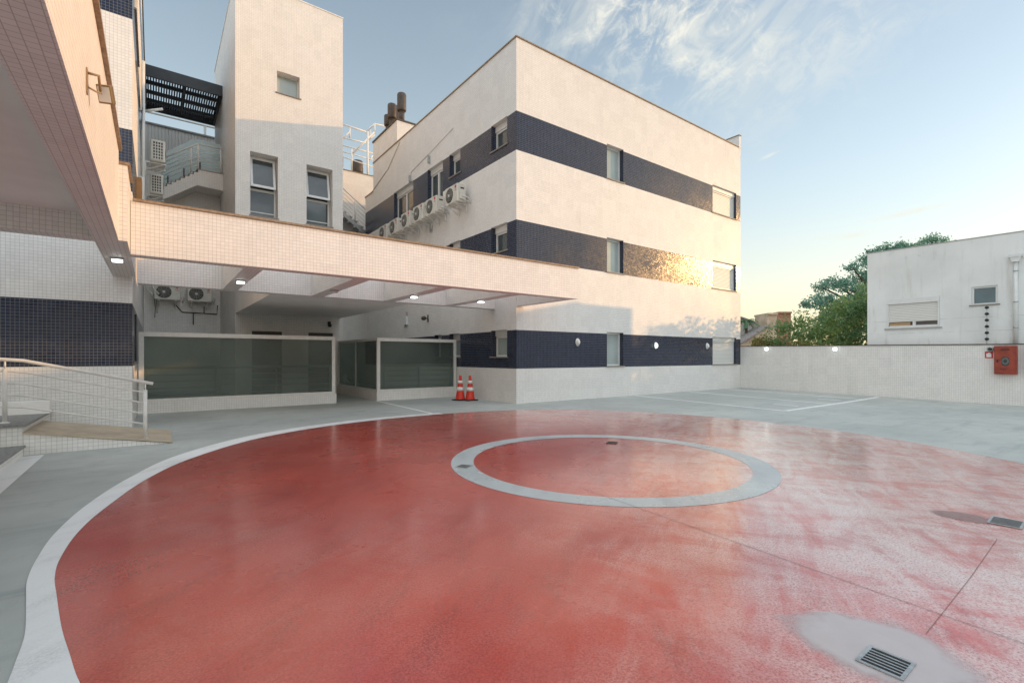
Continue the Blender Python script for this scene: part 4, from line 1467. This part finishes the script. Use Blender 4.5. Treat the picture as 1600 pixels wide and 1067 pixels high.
def make_ac(label, group, guard=False):
    t = thing('air_conditioner', label, 'air conditioner', (0, 0, 0), 0, group)
    m_ = MB(); m_.box(-AW / 2, AW / 2, -AD / 2, AD / 2, 0, AH); m_.build('casing', ACWHITE, t, True, bevel=.022)
    fx = -AW * .14; fz = AH * .5; fr_ = AH * .41
    m_ = MB(); m_.lathe([(fr_, -AD / 2 - .004), (fr_, -AD / 2 + .01)], (fx, 0, fz), 'Y', 32); m_.build('fan_shade_disc', BLACK, t, True)  # flat black disc, shade inside the casing given as colour
    m_ = MB()
    for k_ in range(3):
        q = 2 * math.pi * k_ / 3 + .4
        pts = []
        for rr, dq, dy in ((.05, -.3, -.006), (fr_ * .93, -.38, -.006), (fr_ * .93, .42, -.012), (.05, .5, -.012)):
            pts.append((fx + rr * math.cos(q + dq), -AD / 2 - .002 + dy, fz + rr * math.sin(q + dq)))
        m_.quad(pts)
    m_.lathe([(.055, -AD / 2 - .016), (.06, -AD / 2 - .005)], (fx, 0, fz), 'Y', 18)
    m_.build('fan', plain('dark grey fan', (.05, .05, .05), .4) if 'dark grey fan' not in MATS else MATS['dark grey fan'], t, True)
    m_ = MB()
    for rr in [fr_ * (.28 + .12 * i) for i in range(6)]:
        m_.tube([(fx + rr * math.cos(2 * math.pi * j / 28), -AD / 2 - .022, fz + rr * math.sin(2 * math.pi * j / 28)) for j in range(29)], .0022, 4)
    for j in range(12):
        q = 2 * math.pi * j / 12
        m_.tube([(fx + .07 * math.cos(q), -AD / 2 - .020, fz + .07 * math.sin(q)), (fx + fr_ * math.cos(q), -AD / 2 - .016, fz + fr_ * math.sin(q))], .0022, 4)
    m_.lathe([(.05, -AD / 2 - .026), (.05, -AD / 2 - .016)], (fx, 0, fz), 'Y', 18)
    m_.build('fan_guard', ACWHITE if not guard else STEEL, t, True)
    m_ = MB(); m_.lathe([(.052, -AD / 2 - .006), (.052, -AD / 2 - .001)], (AW * .36, 0, AH * .84), 'Y', 22); b_ = m_.build('badge', REDP, t, True)
    lettering('LG', .085, t, (AW * .36, -AD / 2 - .002, AH * .66), (R(90), 0, 0), plain('grey lettering', (.16, .05, .06), .4) if 'grey lettering' not in MATS else MATS['grey lettering'])
    m_ = MB(); m_.box(AW / 2 + .002, AW / 2 + .05, -AD / 2 + .08, AD / 2 - .04, AH * .12, AH * .52); m_.build('service_cover', ACWHITE, t, True, bevel=.012)
    m_ = MB(); m_.box(AW / 2 + .001, AW / 2 + .006, -AD / 2 + .12, AD / 2 - .08, AH * .72, AH * .80); m_.build('handle_shade', BLACK, t, True)  # black slab standing proud, its colour imitates a shaded recess
    for s_ in (-1, 1):
        m_ = MB(); x_ = s_ * AW * .32
        m_.box(x_ - .02, x_ + .02, -AD / 2 - .02, AD / 2 + .13, -.04, -.002)
        m_.box(x_ - .02, x_ + .02, AD / 2 + .10, AD / 2 + .13, -.28, -.041)
        m_.tube([(x_, -AD / 2 + .06, -.045), (x_, AD / 2 + .11, -.25)], .012, 6)
        m_.build('bracket', STEEL, t, True)
    m_ = MB()
    m_.tube([(AW / 2 + .05, 0, AH * .3), (AW / 2 + .12, .03, AH * .28), (AW / 2 + .13, AD / 2 + .05, AH * .2), (AW / 2 + .10, AD / 2 + .12, -.05)], .018, 8)
    m_.tube([(AW / 2 + .05, -.04, AH * .2), (AW / 2 + .10, -.02, AH * .12), (AW / 2 + .11, AD / 2, .02), (AW / 2 + .06, AD / 2 + .12, -.02)], .012, 8)
    m_.build('pipe', STEEL, t, True)
    if guard:
        m_ = MB(); m_.box(-AW / 2 - .004, -AW / 2 - .001, -AD / 2 + .05, AD / 2 - .05, .05, AH - .05); m_.build('coil', BLACK, t, True)
        m_ = MB()
        for i in range(5):
            y = -AD / 2 + .05 + (AD - .1) * i / 4
            m_.box(-AW / 2 - .012, -AW / 2 - .005, y - .011, y + .011, .05, AH - .05)
        for i in range(7):
            z = .05 + (AH - .1) * i / 6
            m_.box(-AW / 2 - .014, -AW / 2 - .0045, -AD / 2 + .05, AD / 2 - .05, z - .011, z + .011)
        m_.build('coil_guard', ACWHITE, t, True)
    return t


G1 = 'air conditioners in a row on the side wall of the block'
row = ['air conditioner closest to the block corner, standing apart from the row',
       'second air conditioner from the block corner, under the two pane window',
       'third air conditioner from the block corner, beside the open window',
       'air conditioner below the right half of the wide window',
       'air conditioner below the left half of the wide window',
       'farthest air conditioner of the row, nearest the outside stair']
ac0 = make_ac(row[0], G1)
for i, v in enumerate((13.52, 14.92, 15.95, 17.02, 18.18, 19.28)):
    t = ac0 if i == 0 else copy_tree(ac0)
    t.location = (UB - .14 - AD / 2 - .003, v, 6.20); t.rotation_euler = (0, 0, R(-90)); t.scale = (.94, .94, .94)
    t['label'] = row[i]
ac1 = make_ac('upper air conditioner with grille on the left building side wall', 'air conditioners stacked beside the terrace stair', True)
ac1.location = (LU + .23 + AD / 2, 17.42, 6.87); ac1.rotation_euler = (0, 0, R(90))
ac2 = copy_tree(ac1); ac2['label'] = 'smaller looking air conditioner in the middle of the left stack'
ac2.location = (LU + .2 + AD / 2, 18.8, 6.32)
ac3 = copy_tree(ac1); ac3['label'] = 'lowest air conditioner of the stack, half hidden by the pergola beam'
ac3.location = (LU + .2 + AD / 2, 19.2, 5.45)
G3 = 'air conditioners in the recess behind the glass screen'
ac4 = copy_tree(ac0); ac4['label'] = 'left air conditioner under the pergola with loose white pipes'; ac4['group'] = G3
ac4.location = (.38, 21.98, 3.42); ac4.rotation_euler = (0, 0, 0)
ac5 = copy_tree(ac0); ac5['label'] = 'right air conditioner under the pergola near the tower'; ac5['group'] = G3
ac5.location = (1.38, 21.98, 3.42); ac5.rotation_euler = (0, 0, 0)
pp = thing('drain_pipe', 'thin dark drain pipe branching below the paired air conditioners', 'pipe', (1.2, 22.29, 2.2))
mb = MB()
mb.tube([(.62, 22.29, 3.30), (.85, 22.29, 3.02), (1.98, 22.29, 3.0), (2.0, 22.29, 3.35)], .018, 6)
mb.tube([(1.2, 22.29, 3.0), (1.2, 22.29, 2.55)], .018, 6); mb.tube([(1.55, 22.29, 3.02), (1.55, 22.29, 3.28)], .016, 6)
mb.build('pipe', BLACK, pp)
ck = thing('pipe_bundle', 'white insulated pipes hanging left of the paired air conditioners', 'pipe', (-.05, 22.1, 3.0))
mb = MB()
mb.tube([(-.28, 22.0, 4.05), (-.1, 21.9, 3.95), (.0, 21.85, 3.75), (.12, 21.8, 3.6)], .035, 8)
mb.tube([(-.28, 22.1, 3.85), (-.12, 22.0, 3.65), (.02, 21.9, 3.5)], .03, 8)
mb.build('insulation', FRAME, ck)
mb = MB(); mb.tube([(-.02, 21.9, 3.6), (.02, 21.9, 3.1), (.0, 21.9, 2.75)], .014, 6); mb.tube([(.05, 21.9, 3.6), (.07, 21.9, 2.9)], .01, 6); mb.build('cable', BLACK, ck)
lp = thing('pipe_run', 'white pipe run and bracket on the left building side wall', 'pipe', (LU, 17, 5))
mb = MB()
mb.tube([(LU + .08, 16.2, 5.4), (LU + .08, 16.2, 9.2)], .04, 8); mb.tube([(LU + .09, 15.6, 5.4), (LU + .09, 15.6, 7.5), (LU + .09, 16.5, 8.2)], .03, 8)
mb.tube([(LU + .02, 16.6, 8.0), (.18, 16.6, 8.22)], .035, 8)
mb.build('pipe', FRAME, lp)
mb = MB(); mb.box(LU + .003, LU + .12, 15.0, 15.3, 5.2, 5.75); mb.build('control_box', FRAME, lp)
mb = MB(); mb.box(LU + .003, LU + .10, 13.2, 13.7, 4.7, 5.2); mb.build('vent_cover', plain('brown louvre', (.25, .15, .07), .6), lp)

# floodlight on the porch beam
fl = thing('floodlight', 'square bronze floodlight bracketed to the porch beam', 'floodlight', (-.36, 4.30, 3.12))
fl.scale = (.7, .7, .8)
mb = MB()
mb.tube([(.0, -.16, .05), (.09, -.16, .05), (.09, -.02, -.02)], .012, 8); mb.tube([(.0, -.16, -.06), (.07, -.14, -.08), (.10, -.02, -.04)], .008, 8); mb.box(.001, .012, -.2, -.12, -.12, .08)
mb.build('bracket', plain('bronze bracket paint', (.34, .23, .12), .4), fl, True)
mb = MB(); mb.box(-.06, .06, -.035, .035, -.075, .075)
hd = mb.build('head', plain('bronze housing', (.25, .16, .07), .35, metal=.5), fl, True, bevel=.008)
hd.location = (.13, .03, -.02); hd.rotation_euler = (R(25), 0, R(-20))
mb = MB(); mb.box(-.048, .048, -.04, -.0355, -.06, .06); mb.build('lens', LAMPOFF, hd, True)

# cameras and small fittings under the canopy
cc = thing('security_camera', 'dark round security camera on the block side wall', 'camera', (UB, 16.05, 2.72))
mb = MB(); mb.box(-.03, -.002, -.03, .03, -.13, .13); mb.tube([(-.03, 0, 0), (-.17, 0, .02)], .022, 8); mb.build('bracket', VENT, cc, True)
mb = MB(); mb.lathe([(.03, -.09), (.07, -.06), (.08, 0), (.075, .07), (.04, .09)], (-.2, -.04, 0), 'Y', 18); mb.build('body', VENT, cc, True)
bx = thing('intercom_box', 'small white wall box hung left of the security camera', 'box', (UB, 17.9, 2.75))
mb = MB(); mb.box(-.10, -.002, -.12, .12, -.17, .17); mb.build('cover', FRAME, bx, True, bevel=.015)
mb = MB(); mb.tube([(-.03, .14, -.05), (-.03, .16, -.28)], .012, 6); mb.tube([(-.03, -.05, .17), (-.03, -.05, .32), (-.03, .1, .34)], .01, 6); mb.build('cable', VENT, bx, True)
dc = thing('dome_camera', 'black camera under the canopy above the right door', 'camera', (5.05, 17.88, 2.48))
mb = MB(); mb.box(-.05, .05, -.05, -.002, -.03, .1); mb.build('base', BLACK, dc, True)
mb = MB(); mb.lathe([(.03, -.1), (.06, -.08), (.07, -.03), (.06, 0)], (0, -.09, 0), n=16); mb.build('dome', BLACK, dc, True)

# ------------------------------------------------------------------ traffic cones
def make_cone(label, loc, rz):
    t = thing('traffic_cone', label, 'traffic cone', loc, rz, 'traffic cones by the block wall')
    m_ = MB(); m_.box(-.19, .19, -.19, .19, .004, .035); m_.build('base', BLACK, t, True, bevel=.012)
    H_ = .75
    rad = lambda z: .145 - (.145 - .032) * (z - .035) / (H_ - .035)
    def seg(a, b, ex=0):
        return [(rad(a) + ex, a), (rad(b) + ex, b)]
    m_ = MB(); m_.lathe([(.155, .036)] + seg(.05, .64) + [(rad(.64), .641), (.045, .645), (.04, .74), (.02, .75)], n=28); m_.build('body', CONE, t, True)
    for a, b in ((.29, .40), (.51, .60)):
        m_ = MB(); m_.lathe([(rad(a) + .001, a)] + seg(a, b, .004) + [(rad(b) + .001, b)], n=28); m_.build('band', CONEW, t, True)
    return t


make_cone('left traffic cone, nearer the glass screen', (7.42, 12.62, 0), R(12))
c2 = copy_tree(bpy.data.objects['traffic_cone'])
c2['label'] = 'right traffic cone, nearer the block corner'
c2.location = (7.62, 12.38, 0); c2.rotation_euler = (0, 0, R(-8))

# ------------------------------------------------------------------ trees and houses beyond the wall
def crown(lobes, per, leaf, seed, up=0.0):
    rnd = random.Random(seed)
    mb_ = MB()
    for (x, y, z, rx, rz) in lobes:
        nC = max(10, int(per * rx * rz))
        for _ in range(nC):
            while True:
                p = Vector((rnd.uniform(-1, 1), rnd.uniform(-1, 1), rnd.uniform(-1, 1)))
                if .30 < p.length <= 1.0:
                    break
            p *= (0.75 + .3 * rnd.random())
            c = Vector((x + p.x * rx, y + p.y * rx, z + p.z * rz))
            cr = leaf * rnd.uniform(1.6, 3.4)
            for _k in range(14):
                q = c + Vector((rnd.gauss(0, 1), rnd.gauss(0, 1), rnd.gauss(0, .7))) * cr * .6
                n_ = Vector((rnd.gauss(0, 1), rnd.gauss(0, 1), rnd.gauss(.5, .8))).normalized()
                a = n_.cross(Vector((rnd.gauss(0, 1), rnd.gauss(0, 1), rnd.gauss(0, 1)))).normalized()
                b = n_.cross(a)
                s_ = leaf * rnd.uniform(.55, 1.15)
                k_ = len(mb_.v)
                mb_.v += [tuple(q - a * s_), tuple(q + b * s_ * .5), tuple(q + a * s_), tuple(q - b * s_ * .5)]
                mb_.f.append((k_, k_ + 1, k_ + 2, k_ + 3)); mb_.mi.append(0); mb_.sm.append(False)
    return mb_


def fast_build(mb_, name, m, parent):
    me = bpy.data.meshes.new(name)
    o0 = ORG[parent.name]
    me.from_pydata([(p[0] - o0.x, p[1] - o0.y, p[2] - o0.z) for p in mb_.v], [], mb_.f)
    me.materials.append(m)
    o = bpy.data.objects.new(name, me); C.objects.link(o); o.parent = parent
    return o


def plant(name, label, cat, base, lobes, per, leaf, m, trunk, seed, group, limbs=True):
    t = thing(name, label, cat, base, 0, group)
    fast_build(crown(lobes, per, leaf, seed), 'crown', m, t)
    mb_ = MB()
    top = max(lobes, key=lambda q: q[2])
    mb_.tube([base, (base[0] + .05, base[1], base[2] + (top[2] - base[2]) * .5), (top[0], top[1], top[2])], trunk, 10, 0, trunk * .35)
    if limbs:
        mid = Vector((base[0], base[1], base[2] + (top[2] - base[2]) * .35))
        for q in lobes:
            mb_.tube([mid, (mid + Vector(q[:3])) / 2 + Vector((0, 0, .2)), q[:3]], trunk * .45, 6, 0, trunk * .12)
    mb_.build('trunk', BARK, t)
    return t


GH = 'shrubs and small trees behind the perimeter wall'
plant('shrub', 'dark shrub pressed against the side of the plaster house', 'shrub', (23.9, 7.0, -.6), [(23.9, 7.2, 2.6, 1.1, 1.5), (24.3, 6.4, 2.6, 1.2, 1.9), (23.6, 7.6, 1.4, 1.0, 1.2), (24.1, 6.2, 3.5, 1.0, .85), (24.0, 7.1, 3.5, .9, .85)], 95, .075, LEAF_D, .09, 1, GH)
plant('shrub', 'mid green shrub with bright top left of the plaster house', 'shrub', (23.8, 8.4, -.6), [(23.8, 8.4, 2.4, 1.0, 1.35), (23.6, 8.9, 2.0, .9, 1.1), (24.1, 8.0, 3.3, .8, .8)], 85, .075, LEAF_M, .08, 2, GH)
plant('shrub', 'tall mid green shrub left of the bright topped shrub', 'shrub', (24.0, 10.0, -.6), [(24.0, 10.0, 2.5, 1.0, 1.1), (24.1, 10.7, 2.1, .95, 1.1), (23.8, 9.4, 2.0, .95, 1.1), (24.3, 11.1, 1.6, .7, .8)], 85, .07, LEAF_M, .08, 3, GH)
plant('shrub', 'small yellowish shrub nearest the block', 'shrub', (24.0, 11.75, -.6), [(24.0, 11.7, 1.75, .65, .75), (24.2, 11.3, 1.4, .6, .7)], 170, .07, LEAF_Y, .05, 4, GH)
plant('shrub', 'low pale green shrub showing just over the wall top', 'shrub', (22.2, 9.3, -.6), [(22.2, 9.3, 1.65, .55, .55), (22.3, 8.9, 1.5, .5, .45)], 180, .06, LEAF_Y, .04, 5, GH)
plant('tree', 'dark bushy tree rising behind the shrubs beside the plaster house', 'tree', (27.5, 9.3, -.6), [(27.6, 8.9, 3.3, 1.0, 1.1), (28.0, 8.35, 4.2, .8, .8), (27.2, 9.4, 2.5, 1.0, 1.1)], 75, .09, LEAF_D, .14, 6, GH)


def atp(px, py, t):
    l = (px - 800) / 752; n = math.hypot(1013, 752); A, B = 1013 / n, 752 / n
    return ((A * l + B) * t, (-B * l + A) * t, 1.3 + (558 - py) / 752 * t)


T = 46.0
lob = []
rt = random.Random(31)
# flat spreading foliage pads, stepping up from low left to the top right
PADS = [(1268, 473, 17), (1290, 468, 20), (1282, 448, 14), (1303, 443, 18), (1322, 447, 20), (1306, 482, 24), (1330, 472, 24), (1345, 432, 20), (1332, 418, 13),
        (1352, 408, 16), (1366, 396, 13), (1372, 412, 20), (1385, 387, 13), (1400, 392, 18), (1420, 386, 18), (1442, 381, 16), (1458, 374, 13), (1474, 380, 13), (1488, 388, 14),
        (1360, 455, 30), (1390, 430, 34), (1425, 415, 34), (1460, 405, 30), (1410, 465, 40), (1450, 450, 40), (1320, 500, 34), (1290, 500, 24), (1372, 500, 44)]
for (px, py, r) in PADS:
    p = atp(px, py, T + rt.uniform(-2.5, 2.5))
    lob.append((p[0], p[1], p[2], r * T / 752, r * T / 752 * .55))
bb = atp(1400, 560, T)
plant('large_tree', 'big haze tinted spreading tree towering behind the plaster house', 'tree', (bb[0], bb[1], -.6), lob, 62, .13, LEAF_HAZE, .45, 9, None)

# palm like tree by the block edge
T = 40.0
pb = atp(1166, 545, T)
pt = thing('palm_tree', 'thin palm with drooping fronds beside the edge of the block', 'tree', (pb[0], pb[1], -.6))
tp = Vector(atp(1166, 502, T))
mb = MB(); mb.tube([(pb[0], pb[1], -.6), tp], .16, 8, 0, .12); mb.build('trunk', BARK, pt)
mb_ = MB()
for i in range(16):
    q = random.uniform(0, 6.28); L = random.uniform(.9, 1.4); lift = random.uniform(.1, .8)
    prev = tp
    for s_ in range(1, 8):
        f_ = s_ / 7
        p = tp + Vector((math.cos(q) * L * f_, math.sin(q) * L * f_, lift * f_ - .9 * f_ * f_))
        side = Vector((-math.sin(q), math.cos(q), 0))
        for sg_ in (-1, 1):
            e = p + side * sg_ * .28 * (1 - f_ * .6) + Vector((0, 0, -.12))
            mb_.quad([prev, p, e])
        prev = p
fast_build(mb_, 'fronds', LEAF_D, pt)

# distant houses
def far_house(px0, px1, T, ytop, label, wm, rm, slope):
    a = Vector(atp(px0, 560, T)); b = Vector(atp(px1, 560, T)); zt = 1.3 + (558 - ytop) / 752 * T
    d = (b - a); d.z = 0; n_ = Vector((-d.y, d.x, 0)).normalized()
    if n_.dot(Vector((a.x, a.y, 0))) < 0: n_ = -n_
    t = thing('distant_house', label, 'house', (a.x, a.y, -.6))
    A_, B_ = Vector((a.x, a.y, -.6)), Vector((b.x, b.y, -.6))
    m_ = MB()
    poly = [A_, B_, B_ + Vector((0, 0, zt + .6)), A_ + Vector((0, 0, zt + .6 - slope))]
    m_.prism([tuple(p) for p in poly], tuple(n_ * 2)); m_.build('wall', wm, t)
    m_ = MB()
    q0 = A_ + Vector((0, 0, zt + .6 - slope + .004)) - n_ * .15; q1 = B_ + Vector((0, 0, zt + .604)) - n_ * .15
    m_.prism([tuple(q0), tuple(q1), tuple(q1 + Vector((0, 0, .15))), tuple(q0 + Vector((0, 0, .15)))], tuple(n_ * 2.3)); m_.build('roof', rm, t)
    return t


far_house(1150, 1201, 38, 511, 'distant ochre house with sloping roof beyond the yellowish shrub', OCHRE, ROOFT, 1.6)
far_house(1140, 1186, 44, 507, 'distant grey roofed house at the edge of the block', CONC, ROOFT, -.9)
far_house(1199, 1214, 39, 492, 'distant narrow ochre gable wall behind the tall dark shrub', OCHRE, OCHRE, 0)
far_house(1216, 1236, 41, 490, 'distant orange brick water tank house above the shrubs', BRICKR, BRICKR, 0)
